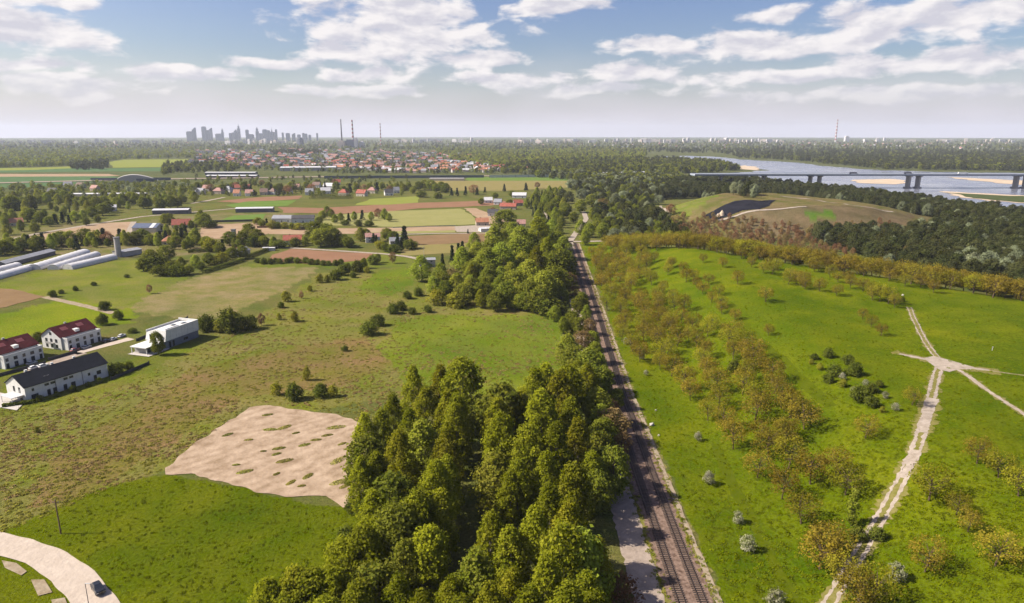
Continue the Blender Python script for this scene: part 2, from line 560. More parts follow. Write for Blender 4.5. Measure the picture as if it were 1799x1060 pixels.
def make_kind(kind, leaf, bark, variants, H, base, Rad, shape, n_lobes, lobe, n_cards, size, r0, n_limb=9, lean=0.3, thin=0.22, **kw):
    L = []
    for k in range(variants):
        r = np.random.default_rng(hash((kind, k)) % 1000 if False else sum(map(ord, kind)) * 7 + k * 31)
        sd = int(r.integers(0, 99999))
        hh = H; rd = Rad * r.uniform(0.88, 1.12)
        v, f, t, cs = crown(sd, hh, base * r.uniform(0.85, 1.15), rd, shape, n_lobes, lobe, n_cards, size, **kw)
        cm = mesh_np('crown_' + kind, v, f, (MAT[leaf],), attrs={'tint': ('FLOAT', t.astype(np.float32))})
        tm = trunk(sd, hh, base, cs, r0, 1.0, n_limb, lean, thin).mesh('trunk_' + kind, MAT[bark])
        L.append((tm, cm))
    PROTO[kind] = (L, H)


make_kind('poplar', 'poplar', 'bark_pale', 7, 24, 2.4, 5.0, 'ovoid', 105, 1.45, 8200, 0.33, 0.34, 14)
make_kind('roundpoplar', 'poplar', 'bark_pale', 5, 17, 2.0, 5.6, 'round', 88, 1.5, 7000, 0.34, 0.32, 14)
make_kind('willow', 'willow', 'bark', 6, 20, 2.0, 6.0, 'ovoid', 80, 1.8, 5400, 0.40, 0.45, 10, droop=2.0)
make_kind('broad', 'broad', 'bark', 6, 14, 1.6, 5.6, 'round', 66, 1.6, 4400, 0.38, 0.34, 9)
make_kind('silver', 'silver', 'bark', 4, 15, 2.0, 5.8, 'round', 44, 1.8, 3000, 0.44, 0.36, 9)
make_kind('darktree', 'dark', 'bark', 5, 18, 2.0, 6.6, 'round', 50, 2.0, 3200, 0.52, 0.34, 8)
make_kind('robinia', 'robinia', 'bark_brown', 8, 9, 2.7, 4.5, 'umbrella', 44, 1.25, 1500, 0.22, 0.17, 26, lean=0.45, thin=0.3, upb=-0.7)
make_kind('rusttree', 'rust', 'bark_brown', 3, 11, 2.0, 4.2, 'round', 36, 1.3, 1800, 0.30, 0.22, 22, upb=-0.7)
make_kind('conifer', 'conifer', 'bark', 4, 14, 0.8, 2.7, 'cone', 62, 0.95, 2400, 0.34, 0.24, 0, inner=0.6)
make_kind('shrub', 'shrub', 'bark', 6, 5, 0.2, 3.2, 'round', 34, 1.2, 1900, 0.30, 0.10, 6, upb=-0.8)
make_kind('limeshrub', 'limeshrub', 'bark', 4, 5, 0.3, 2.4, 'round', 26, 1.0, 1100, 0.27, 0.09, 9, upb=-0.8)
make_kind('blossom', 'blossom', 'bark', 4, 4.5, 0.5, 2.0, 'round', 26, 0.8, 900, 0.22, 0.09, 9, upb=-0.8)
make_kind('slender', 'willow', 'bark', 2, 11, 0.5, 1.9, 'tall', 34, 0.8, 1500, 0.27, 0.14, 8)

TREE_NAME = dict(poplar='poplar_tree', roundpoplar='poplar_tree', willow='willow_tree', broad='broadleaf_tree', silver='silver_willow_tree', darktree='broadleaf_tree',
                 robinia='robinia_tree', rusttree='bare_branched_tree', conifer='conifer_tree', shrub='shrub', limeshrub='shrub', blossom='blossoming_shrub', slender='poplar_tree')
trng = np.random.default_rng(77)


def tree(kind, x, y, h, label, group=None, wide=1.0, z=None, cat=None, var=None, name=None):
    L, H = PROTO[kind]
    k = int(trng.integers(len(L))) if var is None else var % len(L)
    tm, cm = L[k]
    if z is None: z = float(height(x, y))
    s = h / H
    o = empty(name or TREE_NAME[kind], (x, y, z), float(trng.uniform(0, 6.283)), (s * wide, s * wide, s))
    add('trunk', tm, o); add('crown', cm, o)
    isbush = 'shrub' in (name or TREE_NAME[kind])
    return setp(o, label, cat or ('shrub' if isbush else 'tree'), group)

# ================================================================== the setting: ground
def ground_material():
    m, nt, b = nodes('ground_cover')
    N, L = nt.nodes, nt.links
    A = N.new('ShaderNodeAttribute'); A.attribute_name = 'col_a'
    B = N.new('ShaderNodeAttribute'); B.attribute_name = 'col_b'
    tc = N.new('ShaderNodeTexCoord')
    def noise(s, d, ro=0.6):
        n = N.new('ShaderNodeTexNoise'); n.inputs['Scale'].default_value = s; n.inputs['Detail'].default_value = d
        n.inputs['Roughness'].default_value = ro; L.new(tc.outputs['Object'], n.inputs['Vector']); return n.outputs[0]
    n1 = noise(0.06, 8, 0.66)
    n2 = noise(1.1, 5, 0.7)
    n3 = noise(0.022, 5, 0.6)
    r = N.new('ShaderNodeMapRange'); r.inputs['From Min'].default_value = 0.36; r.inputs['From Max'].default_value = 0.64
    L.new(n1, r.inputs['Value'])
    mx = N.new('ShaderNodeMix'); mx.data_type = 'RGBA'
    L.new(r.outputs[0], mx.inputs['Factor']); L.new(A.outputs['Color'], mx.inputs['A']); L.new(B.outputs['Color'], mx.inputs['B'])
    hs = N.new('ShaderNodeHueSaturation')
    v1 = N.new('ShaderNodeMapRange'); v1.inputs['From Min'].default_value = 0.3; v1.inputs['From Max'].default_value = 0.7
    v1.inputs['To Min'].default_value = 0.62; v1.inputs['To Max'].default_value = 1.38
    L.new(n2, v1.inputs['Value'])
    v3 = N.new('ShaderNodeMapRange'); v3.inputs['From Min'].default_value = 0.3; v3.inputs['From Max'].default_value = 0.7; v3.inputs['To Min'].default_value = 1.16; v3.inputs['To Max'].default_value = 0.8
    L.new(n3, v3.inputs['Value']); mm = N.new('ShaderNodeMath'); mm.operation = 'MULTIPLY'; L.new(v1.outputs[0], mm.inputs[0]); L.new(v3.outputs[0], mm.inputs[1]); L.new(mm.outputs[0], hs.inputs['Value'])
    v2 = N.new('ShaderNodeMapRange'); v2.inputs['From Min'].default_value = 0.3; v2.inputs['From Max'].default_value = 0.7
    v2.inputs['To Min'].default_value = 0.478; v2.inputs['To Max'].default_value = 0.515
    L.new(n3, v2.inputs['Value']); L.new(v2.outputs[0], hs.inputs['Hue'])
    L.new(mx.outputs['Result'], hs.inputs['Color']); L.new(hs.outputs[0], b.inputs['Base Color'])
    b.inputs['Roughness'].default_value = 0.95; b.inputs['Specular IOR Level'].default_value = 0.0
    bp = N.new('ShaderNodeBump'); bp.inputs['Strength'].default_value = 0.9; bp.inputs['Distance'].default_value = 0.55
    L.new(n2, bp.inputs['Height']); L.new(bp.outputs[0], b.inputs['Normal'])
    return m


def W(px_poly):
    return [tuple(P(a, b)[:2]) for a, b in px_poly]


# zones of ground cover: outline in the photograph, two colours that mottle each other
ZONES = [
    ('plain', None, (0.115, 0.140, 0.030), (0.165, 0.150, 0.045)),
    ('scrub', [(0, 760), (0, 700), (190, 660), (370, 590), (480, 540), (560, 480), (700, 470), (960, 550), (1000, 640), (700, 700), (560, 720), (430, 715), (290, 825), (190, 860), (0, 940)],
     (0.150, 0.178, 0.018), (0.225, 0.195, 0.060)),
    ('brown_scrub', [(330, 650), (520, 610), (640, 590), (690, 640), (600, 680), (420, 700), (300, 780), (150, 870), (60, 890), (90, 800), (230, 720)],
     (0.170, 0.166, 0.026), (0.245, 0.162, 0.068)),
    ('glade', [(660, 610), (720, 555), (980, 552), (1010, 640), (960, 700), (730, 690), (690, 640)], (0.130, 0.182, 0.010), (0.175, 0.200, 0.028)),
    ('verge', [(0, 640), (60, 620), (200, 640), (320, 600), (360, 600), (190, 690), (60, 720), (0, 735)], (0.13, 0.175, 0.014), (0.16, 0.16, 0.03)),
    ('hay', [(200, 545), (330, 490), (440, 468), (555, 470), (540, 490), (390, 560), (330, 560)], (0.175, 0.180, 0.040), (0.300, 0.235, 0.115)),
    ('near_lawn', [(-400, 1200), (-60, 900), (0, 935), (120, 880), (200, 850), (290, 832), (400, 850), (500, 876), (640, 900), (620, 1000), (450, 1200)], (0.092, 0.126, 0.003), (0.130, 0.150, 0.006)),
    ('yellow_grass', [(-30, 560), (90, 530), (230, 520), (235, 565), (70, 590), (-30, 600)], (0.150, 0.215, 0.010), (0.185, 0.215, 0.018)),
    ('lawns', [(-30, 505), (60, 480), (230, 455), (345, 480), (215, 545), (100, 520), (-20, 545)], (0.160, 0.195, 0.018), (0.205, 0.200, 0.050)),
    ('strip_meadow', [(660, 478), (720, 470), (730, 500), (690, 520), (630, 505)], (0.12, 0.185, 0.012), (0.155, 0.185, 0.02)),
    ('far_green', [(420, 470), (550, 440), (720, 445), (740, 470), (560, 470)], (0.13, 0.17, 0.02), (0.17, 0.18, 0.035)),
    ('yards', [(0, 440), (0, 415), (120, 392), (240, 392), (320, 378), (520, 372), (480, 440), (240, 455)], (0.15, 0.16, 0.035), (0.24, 0.19, 0.10)),
    ('plateau', 'plateau', (0.090, 0.134, 0.003), (0.145, 0.172, 0.006)),
    ('heap', 'heap', (0.135, 0.135, 0.032), (0.225, 0.165, 0.080)),
    ('heap_green', [(1165, 385), (1240, 340), (1260, 345), (1215, 375), (1200, 388)], (0.14, 0.19, 0.02), (0.2, 0.19, 0.05)),
    ('heap_brown', [(1295, 375), (1420, 362), (1610, 380), (1560, 420), (1400, 420), (1290, 405)], (0.135, 0.105, 0.050), (0.20, 0.150, 0.080)),
    ('heap_green_patch', [(1415, 372), (1460, 370), (1470, 384), (1425, 384)], (0.09, 0.17, 0.02), (0.13, 0.17, 0.03)),
    ('far_plain', 'far', (0.085, 0.115, 0.035), (0.14, 0.135, 0.055)),
]


def build_ground():
    ang = np.concatenate([np.linspace(-42, 42, 640), np.linspace(42, 318, 64)[1:-1]])
    dep = np.concatenate([np.arange(50, 6.0, -0.105), np.geomspace(6.0, 0.2865, 150)])
    rad = np.concatenate([np.linspace(2, 80, 14), CAM_H / np.tan(np.radians(dep))])
    a = np.radians(ang)
    X = rad[:, None] * np.sin(a)[None]; Y = rad[:, None] * np.cos(a)[None]
    Z = height(X, Y)
    x, y = X.ravel(), Y.ravel()
    # ragged borders: shift the lookup by a few metres of noise
    amp = np.clip(np.hypot(x, y) / 90.0, 1.2, 5.0)
    xs = x + (fbm(x / 7, y / 7, 3) - 0.5) * 2 * amp; ys = y + (fbm(x / 7 + 90, y / 7, 3) - 0.5) * 2 * amp
    ca = np.zeros((len(x), 4)); cb = np.zeros((len(x), 4)); ca[:, 3] = cb[:, 3] = 1
    for name, poly, c1, c2 in ZONES:
        if poly is None: m = np.ones(len(x), bool)
        elif poly == 'plateau':
            d = (xs - EA[0]) * _en[0] + (ys - EA[1]) * _en[1]
            m = (xs - rail_x(ys) > 7.0) & (d > -30) & (y < 640)
        elif poly == 'heap': m = (((xs - 335) / 195.0) ** 2 + ((ys - 815) / 180.0) ** 2) < 1.0
        elif poly == 'far': m = np.hypot(x, y) > 1500
        else: m = inpoly(xs, ys, W(poly))
        ca[m, :3] = np.array(c1) * 0.70; cb[m, :3] = np.array(c2) * 0.70
    nr, nc = X.shape
    i = np.arange(nr - 1)[:, None] * nc; j = np.arange(nc)[None]; j2 = (j + 1) % nc
    f = np.stack([i + j, i + j2, i + nc + j2, i + nc + j], -1).reshape(-1, 4)[:, ::-1]
    cap = np.array([[0, 0, 0]])
    v = np.stack([x, y, Z.ravel()], 1)
    me = mesh_np('ground', v, f, (ground_material(),), True, attrs={'col_a': ('FLOAT_COLOR', ca), 'col_b': ('FLOAT_COLOR', cb)})
    o = add('ground', me)
    return setp(o, kind='structure')


ground = build_ground()
_sheet = [0]


def densify(pts, step, jit, seed=0, closed=True):
    r = np.random.default_rng(seed)
    out = []
    n = len(pts)
    for i in range(n if closed else n - 1):
        a = np.array(pts[i][:2], float); b = np.array(pts[(i + 1) % n][:2], float)
        L = np.linalg.norm(b - a); k = max(1, int(L / step))
        for q in range(k):
            p = a + (b - a) * q / k
            out.append(p)
    if not closed: out.append(np.array(pts[-1][:2], float))
    j = r.normal(0, jit, (len(out), 2))
    for _ in range(2): j = 0.5 * j + 0.25 * np.roll(j, 1, 0) + 0.25 * np.roll(j, -1, 0)
    out = [a + b * 1.7 for a, b in zip(out, j)]
    return out


def sheet(name, px_poly, material, z=None, step=3.0, jit=0.35, kind='structure', world_pts=None, label=None):
    """a flat patch of ground laid over the plain"""
    pts = world_pts if world_pts is not None else W(px_poly)
    r = np.hypot(*np.mean(np.array(pts), 0))
    step = max(step, r / 150.0); jit = jit * max(1, r / 300.0)
    p = densify(pts, step, jit, len(pts) + int(abs(pts[0][0])))
    _sheet[0] += 1
    if z is None: z = 0.02 + 0.006 * _sheet[0] + r * 0.00006
    me = bpy.data.meshes.new(name)
    from mathutils.geometry import tessellate_polygon
    tri = tessellate_polygon([[Vector((q[0], q[1], 0)) for q in p]])
    vv = [(q[0], q[1], z) for q in p]
    def up(t):
        a, b, c = (np.array(vv[k][:2]) for k in t)
        return t if (b[0] - a[0]) * (c[1] - a[1]) - (b[1] - a[1]) * (c[0] - a[0]) > 0 else t[::-1]
    me.from_pydata(vv, [], [up(tuple(t)) for t in tri]); me.update()
    me.materials.append(material)
    return setp(add(name, me), label=label, kind=kind)


def ribbon(name, pts, width, material, lift=0.06, step=1.0, jit=0.12, seed=1, kind='structure', parent=None, offset=0.0, wvar=0.15):
    """a strip that follows the ground along a line of world points"""
    P0 = np.array([p[:2] for p in pts], float)
    seg = np.r_[0, np.cumsum(np.linalg.norm(np.diff(P0, axis=0), axis=1))]
    s = np.arange(0, seg[-1] + 1e-6, step)
    # smooth the corners
    cx = np.interp(s, seg, P0[:, 0]); cy_ = np.interp(s, seg, P0[:, 1])
    k = max(1, int(6 / step)); ker = np.ones(2 * k + 1) / (2 * k + 1)
    if len(s) > 4 * k:
        cx = np.convolve(np.pad(cx, k, 'reflect', reflect_type='odd'), ker, 'valid'); cy_ = np.convolve(np.pad(cy_, k, 'reflect', reflect_type='odd'), ker, 'valid')
    t = np.stack([np.gradient(cx), np.gradient(cy_)], 1); t /= np.linalg.norm(t, axis=1, keepdims=True)
    nrm = np.stack([t[:, 1], -t[:, 0]], 1)
    r = np.random.default_rng(seed)
    w = width * (1 + wvar * (fbm(s / 5.0 + seed * 13, s * 0 + seed, 3) - 0.5) * 2)
    cols = 5
    V = []
    for j in range(cols):
        o = offset + (j / (cols - 1) - 0.5) * w
        if j in (0, cols - 1): o = o + r.normal(0, jit, len(s))
        q = np.stack([cx, cy_], 1) + nrm * (o[:, None] if hasattr(o, '__len__') else o)
        V.append(np.c_[q, height(q[:, 0], q[:, 1]) + lift])
    V = np.stack(V, 1)
    n = len(s)
    i = np.arange(n - 1)[:, None] * cols; j = np.arange(cols - 1)[None]
    f = np.stack([i + j, i + j + 1, i + cols + j + 1, i + cols + j], -1).reshape(-1, 4)
    v = V.reshape(-1, 3)
    a, b, c = v[f[0, 0]], v[f[0, 1]], v[f[0, 2]]
    if np.cross(b - a, c - a)[2] < 0: f = f[:, ::-1]
    o = add(name, mesh_np(name, v, f, (material,)), parent)
    return setp(o, kind=kind) if parent is None else o


def field_mat(name, c1, c2, stripes=0.0, ang=0.0, freq=0.6, scale=0.05, dist=1.2):
    c1 = tuple(k * 0.72 for k in c1); c2 = tuple(k * 0.72 for k in c2)
    m, nt, b = nodes(name)
    N, L = nt.nodes, nt.links
    tc = N.new('ShaderNodeTexCoord'); mp = N.new('ShaderNodeMapping'); mp.inputs['Rotation'].default_value = (0, 0, ang)
    L.new(tc.outputs['Object'], mp.inputs['Vector'])
    n = N.new('ShaderNodeTexNoise'); n.inputs['Scale'].default_value = scale; n.inputs['Detail'].default_value = 7; n.inputs['Roughness'].default_value = 0.7
    L.new(tc.outputs['Object'], n.inputs['Vector'])
    w = N.new('ShaderNodeTexWave'); w.inputs['Scale'].default_value = freq; w.inputs['Distortion'].default_value = dist; w.inputs['Detail Scale'].default_value = 0.5 if dist > 2 else 1.0; w.inputs['Detail'].default_value = 2
    L.new(mp.outputs[0], w.inputs['Vector'])
    r = N.new('ShaderNodeMapRange'); r.inputs['From Min'].default_value = 0.33; r.inputs['From Max'].default_value = 0.67; L.new(n.outputs[0], r.inputs['Value'])
    ad = N.new('ShaderNodeMix'); ad.data_type = 'FLOAT'; ad.inputs['Factor'].default_value = stripes
    L.new(r.outputs[0], ad.inputs['A']); L.new(w.outputs['Fac'], ad.inputs['B'])
    mx = N.new('ShaderNodeMix'); mx.data_type = 'RGBA'; mx.inputs['A'].default_value = c1 + (1,); mx.inputs['B'].default_value = c2 + (1,)
    L.new(ad.outputs['Result'], mx.inputs['Factor']); L.new(mx.outputs['Result'], b.inputs['Base Color'])
    b.inputs['Roughness'].default_value = 0.95; b.inputs['Specular IOR Level'].default_value = 0.0
    bp = N.new('ShaderNodeBump'); bp.inputs['Distance'].default_value = 0.25; bp.inputs['Strength'].default_value = 0.7
    n2 = N.new('ShaderNodeTexNoise'); n2.inputs['Scale'].default_value = 0.9; n2.inputs['Detail'].default_value = 4; L.new(tc.outputs['Object'], n2.inputs['Vector'])
    L.new(n2.outputs[0], bp.inputs['Height']); L.new(bp.outputs[0], b.inputs['Normal'])
    return m


MAT['soil_pink'] = field_mat('soil_pink', (0.235, 0.125, 0.072), (0.33, 0.185, 0.115), 0.5, 0.15, 0.25)
MAT['soil_tan'] = field_mat('soil_tan', (0.33, 0.22, 0.13), (0.46, 0.33, 0.22), 0.35, 0.1, 0.2)
MAT['soil_brown'] = field_mat('soil_brown', (0.20, 0.125, 0.065), (0.29, 0.19, 0.10), 0.45, 0.1, 0.25)
MAT['crop_pale'] = field_mat('crop_pale', (0.26, 0.255, 0.085), (0.33, 0.30, 0.12), 0.35, 0.05, 0.18)
MAT['crop_green'] = field_mat('crop_green', (0.11, 0.19, 0.035), (0.17, 0.23, 0.05), 0.3, 0.1, 0.15)
MAT['crop_teal'] = field_mat('crop_teal', (0.075, 0.145, 0.060), (0.12, 0.18, 0.07), 0.3, 0.1, 0.1)
MAT['crop_yellow'] = field_mat('crop_yellow', (0.22, 0.26, 0.045), (0.27, 0.27, 0.065), 0.3, 0.05, 0.1)
MAT['hay'] = field_mat('hay', (0.30, 0.23, 0.10), (0.22, 0.20, 0.06), 0.4, 0.1, 0.2)
MAT['sand'] = field_mat('sand', (0.27, 0.185, 0.115), (0.56, 0.42, 0.30), 0.2, 0.75, 0.07, 0.16, 12.0)
MAT['riversand'] = field_mat('riversand', (0.52, 0.40, 0.28), (0.68, 0.54, 0.40), 0.1, 0.1, 0.1, 0.02)
MAT['dirt'] = field_mat('dirt', (0.28, 0.21, 0.13), (0.44, 0.36, 0.26), 0.0, 0, 0.3, 0.5)
MAT['gravel'] = field_mat('gravel', (0.31, 0.25, 0.19), (0.50, 0.42, 0.35), 0.0, 0, 0.3, 0.4)
MAT['road'] = field_mat('road_concrete', (0.50, 0.41, 0.33), (0.60, 0.50, 0.41), 0.0, 0, 0.3, 0.25)
MAT['asphalt'] = field_mat('asphalt_grey', (0.30, 0.235, 0.185), (0.46, 0.37, 0.30), 0.0, 0, 0.3, 0.35)
MAT['ballast'] = field_mat('ballast', (0.105, 0.066, 0.048), (0.34, 0.235, 0.18), 0.0, 0, 0.3, 0.9)
MAT['black'] = field_mat('black_liner', (0.012, 0.012, 0.018), (0.03, 0.03, 0.04), 0.0, 0, 0.3, 0.08)

# ------------------------------------------------------------------ fields of the plain (outline in the photograph)
for nm, poly, mt in [
    ('crop_field', [(-300, 312), (190, 309), (215, 313), (165, 321), (60, 329), (-300, 336)], 'crop_teal'),
    ('crop_field', [(-300, 296), (120, 295), (200, 296), (325, 294), (300, 301), (150, 302), (-300, 306)], 'crop_teal'),
    ('dirt_strip', [(-200, 306), (190, 306), (212, 309), (190, 310), (-200, 312)], 'soil_tan'),
    ('crop_field', [(190, 285), (215, 281), (330, 280), (327, 287), (285, 294), (200, 295)], 'crop_yellow'),
    ('crop_field', [(-200, 298), (60, 295), (120, 293), (128, 296), (60, 299), (-200, 303)], 'crop_yellow'),
    ('ploughed_field', [(380, 354), (450, 347), (530, 344), (525, 350), (420, 357)], 'soil_pink'),
    ('crop_field', [(395, 361), (440, 354), (520, 352), (505, 362), (420, 366)], 'crop_green'),
    ('ploughed_field', [(490, 364), (560, 366), (700, 358), (880, 352), (905, 357), (860, 362), (740, 366), (690, 371), (600, 376), (500, 374)], 'soil_pink'),
    ('crop_field', [(620, 361), (650, 350), (735, 345), (735, 356), (680, 360)], 'crop_yellow'),
    ('crop_field', [(560, 380), (690, 371), (810, 367), (850, 394), (780, 396), (690, 399), (560, 396)], 'crop_pale'),
    ('dirt_strip', [(815, 366), (835, 366), (900, 392), (858, 398)], 'soil_tan'),
    ('ploughed_field', [(470, 404), (690, 400), (860, 397), (872, 404), (720, 408), (600, 412), (470, 412)], 'soil_tan'),
    ('crop_strip', [(640, 408), (800, 405), (800, 409), (650, 412)], 'crop_pale'),
    ('ploughed_field', [(715, 415), (870, 409), (870, 424), (740, 432), (715, 430)], 'soil_brown'),
    ('hay_field', [(715, 432), (830, 427), (800, 445), (700, 450)], 'hay'),
    ('ploughed_field', [(355, 396), (440, 392), (470, 394), (478, 408), (440, 420), (350, 420)], 'soil_tan'),
    ('crop_field', [(385, 388), (410, 379), (468, 376), (460, 388)], 'crop_green'),
    ('ploughed_field', [(480, 448), (510, 438), (655, 446), (640, 457), (560, 466), (470, 458)], 'soil_pink'),
    ('dirt_yard', [(-40, 440), (60, 415), (170, 393), (235, 390), (225, 418), (120, 424), (40, 440)], 'soil_tan'),
    ('dirt_yard', [(800, 398), (850, 396), (890, 400), (880, 408), (800, 408)], 'gravel'),
    ('hay_field', [(740, 318), (1000, 318), (1000, 330), (880, 336), (760, 335)], 'hay'),
    ('crop_field', [(820, 311), (1010, 311), (1000, 318), (820, 318)], 'crop_green'),
    ('ploughed_field', [(-120, 520), (-120, 505), (20, 508), (78, 522), (10, 540), (-120, 560)], 'soil_brown'),
    ('sandy_lot', [(290, 824), (330, 792), (380, 752), (440, 717), (480, 712), (618, 735), (660, 765), (650, 810), (640, 890), (618, 892), (590, 872), (500, 874), (400, 850), (290, 834)], 'sand'),
    ('concrete_road', [(-150, 905), (0, 935), (60, 950), (120, 972), (168, 1005), (212, 1060), (240, 1130), (140, 1130), (125, 1060), (90, 1022), (45, 990), (0, 978), (-150, 950)], 'road'),
    ('soil_bed', [(5, 985), (30, 990), (48, 1005), (38, 1012), (10, 998)], 'dirt'),
    ('soil_bed', [(55, 1020), (78, 1020), (92, 1042), (68, 1048)], 'dirt'),
    ('soil_bed', [(88, 1056), (112, 1052), (122, 1075), (96, 1085)], 'dirt'),
]:
    sheet(nm, poly, MAT[mt], jit=0.12 if 'road' in nm or 'bed' in nm else 0.7 if 'lot' in nm else 0.35, step=1.6 if 'lot' in nm or 'road' in nm else 3.0)

# dirt roads and tracks across the plain
def px_line(pts): return [P(a, b)[:2] for a, b in pts]
for nm, pts, w, mt in [
    ('dirt_road', [(-60, 438), (60, 412), (160, 395), (250, 381), (330, 374), (420, 366)], 7, 'gravel'),
    ('dirt_road', [(335, 358), (360, 354), (395, 347)], 7, 'gravel'),
    ('dirt_road', [(470, 434), (560, 439), (680, 447), (720, 452), (760, 462)], 5, 'gravel'),
    ('dirt_road', [(860, 410), (760, 411), (680, 413)], 5, 'gravel'),
    ('dirt_road', [(78, 522), (150, 538), (200, 551)], 4.5, 'dirt'),
    ('dirt_road', [(235, 390), (228, 405), (222, 422)], 6, 'gravel'),
    ('driveway', [(130, 622), (175, 610), (235, 594)], 5.5, 'road'),
    ('driveway', [(20, 672), (60, 650), (110, 632), (150, 618)], 6, 'asphalt'),
    ('dirt_track', [(610, 890), (600, 880), (575, 865)], 3, 'sand'),
    ('dirt_road', [(1003, 440), (1001, 425), (1015, 405), (1030, 385), (1025, 372)], 6, 'gravel'),
    ('dirt_road', [(955, 428), (985, 425), (1022, 425), (1060, 424)], 7, 'gravel'),
    ('dirt_road', [(955, 400), (965, 385), (950, 372)], 7, 'gravel'),
]:
    ribbon(nm, px_line(pts), w, MAT[mt], lift=0.25 if pts[0][1] < 470 else 0.10, step=2.0, jit=0.1, seed=len(pts) + int(w * 7))

# ------------------------------------------------------------------ tracks over the plateau
MAT['worn'] = field_mat('worn_grass', (0.150, 0.150, 0.020), (0.270, 0.225, 0.090), 0.0, 0, 0.3, 0.6)
for pts, w in [([(1440, 1090), (1480, 1020), (1530, 940), (1580, 850), (1610, 790), (1628, 730), (1645, 660), (1652, 640)], 4.4), ([(1655, 640), (1625, 600), (1605, 560), (1597, 540)], 3.0), ([(1665, 640), (1700, 660), (1740, 690), (1790, 722), (1850, 765)], 2.6), ([(1570, 618), (1620, 630), (1680, 645), (1760, 655)], 6.5)]:
    ribbon('worn_verge', px_line(pts), w, MAT['worn'], lift=0.062, step=0.7, jit=0.4, seed=int(w * 10), wvar=0.8)
for k, (pts, w, gap) in enumerate([
    ([(1440, 1090), (1480, 1020), (1530, 940), (1580, 850), (1610, 790), (1628, 730), (1645, 660), (1652, 640)], 0.9, 2.1),
    ([(1655, 640), (1625, 600), (1605, 560), (1597, 540)], 0.55, 1.8),
]):
    for s_ in (-1, 1):
        ribbon('wheel_track', px_line(pts), w, MAT['gravel'], lift=0.09, step=0.8, jit=0.16, seed=20 + k * 3 + s_, offset=s_ * gap / 2, wvar=0.55)
ribbon('footpath', px_line([(1670, 642), (1700, 660), (1740, 690), (1790, 722), (1850, 765)]), 1.5, MAT['gravel'], lift=0.09, step=0.8, seed=31, wvar=0.3)
ribbon('footpath', px_line([(1580, 622), (1620, 630), (1680, 645), (1740, 651)]), 2.2, MAT['gravel'], lift=0.085, step=0.8, seed=32, wvar=0.55)
ribbon('footpath', px_line([(1700, 645), (1760, 655), (1830, 664)]), 0.8, MAT['dirt'], lift=0.08, step=0.8, seed=33, wvar=0.5)
ribbon('wheel_track', px_line([(1618, 760), (1628, 735), (1640, 700)]), 2.6, MAT['gravel'], lift=0.082, step=0.7, seed=34, wvar=0.5)
ribbon('wheel_track', px_line([(1585, 840), (1600, 815), (1612, 790)]), 2.5, MAT['gravel'], lift=0.082, step=0.7, seed=35, wvar=0.5)
MAT['mown'] = field_mat('mown_grass', (0.070, 0.094, 0.003), (0.105, 0.125, 0.005), 0.0, 0, 0.3, 0.3)
ribbon('mown_track', px_line([(1275, 530), (1310, 575), (1370, 630), (1420, 680), (1460, 715)]), 4.0, MAT['mown'], lift=0.07, step=1.0, seed=36, wvar=0.35)
ribbon('mown_track', px_line([(1255, 780), (1290, 860), (1330, 930), (1370, 1010), (1400, 1080)]), 3.0, MAT['mown'], lift=0.07, step=1.0, seed=37, wvar=0.4)

PATCH = [(1622, 630), (1640, 626), (1660, 631), (1688, 639), (1712, 646), (1705, 650), (1685, 649), (1668, 654), (1650, 650), (1636, 640)]
# paths on the heap and the lined basin
def drape_poly(name, px_poly, material, lift=0.25, n=60):
    """a patch that follows the hill"""
    pts = np.array([P(a, b)[:2] for a, b in px_poly])
    x0, y0 = pts.min(0); x1, y1 = pts.max(0)
    gx = np.linspace(x0, x1, n); gy = np.linspace(y0, y1, n)
    X, Y = np.meshgrid(gx, gy); cx = (X[:-1, :-1] + X[1:, 1:]) / 2; cy2 = (Y[:-1, :-1] + Y[1:, 1:]) / 2
    ins = inpoly(cx, cy2, pts)
    i, j = np.nonzero(ins)
    f = np.stack([i * n + j, i * n + j + 1, (i + 1) * n + j + 1, (i + 1) * n + j], 1)
    v = np.stack([X.ravel(), Y.ravel(), height(X, Y).ravel() + lift], 1)
    used, inv = np.unique(f, return_inverse=True)
    return setp(add(name, mesh_np(name, v[used], inv.reshape(f.shape), (material,), True)), kind='structure')


drape_poly('bare_patch', PATCH, MAT['gravel'], lift=0.10, n=70)
drape_poly('lined_basin', [(1234, 381), (1262, 366), (1290, 354), (1330, 353), (1363, 352), (1352, 362), (1335, 368), (1305, 370), (1285, 378), (1262, 386), (1240, 384)], MAT['black'])
for pts, w in [([(1262, 388), (1290, 381), (1315, 372), (1360, 369), (1420, 364)], 3.5), ([(1370, 345), (1430, 351), (1500, 362), (1570, 373)], 3.5), ([(1160, 362), (1170, 370), (1178, 380)], 3.5), ([(1480, 420), (1530, 410), (1560, 402)], 3.5)]:
    ribbon('gravel_path', px_line(pts), w, MAT['gravel'], lift=0.35, step=3, jit=0.2, seed=int(w * 3))

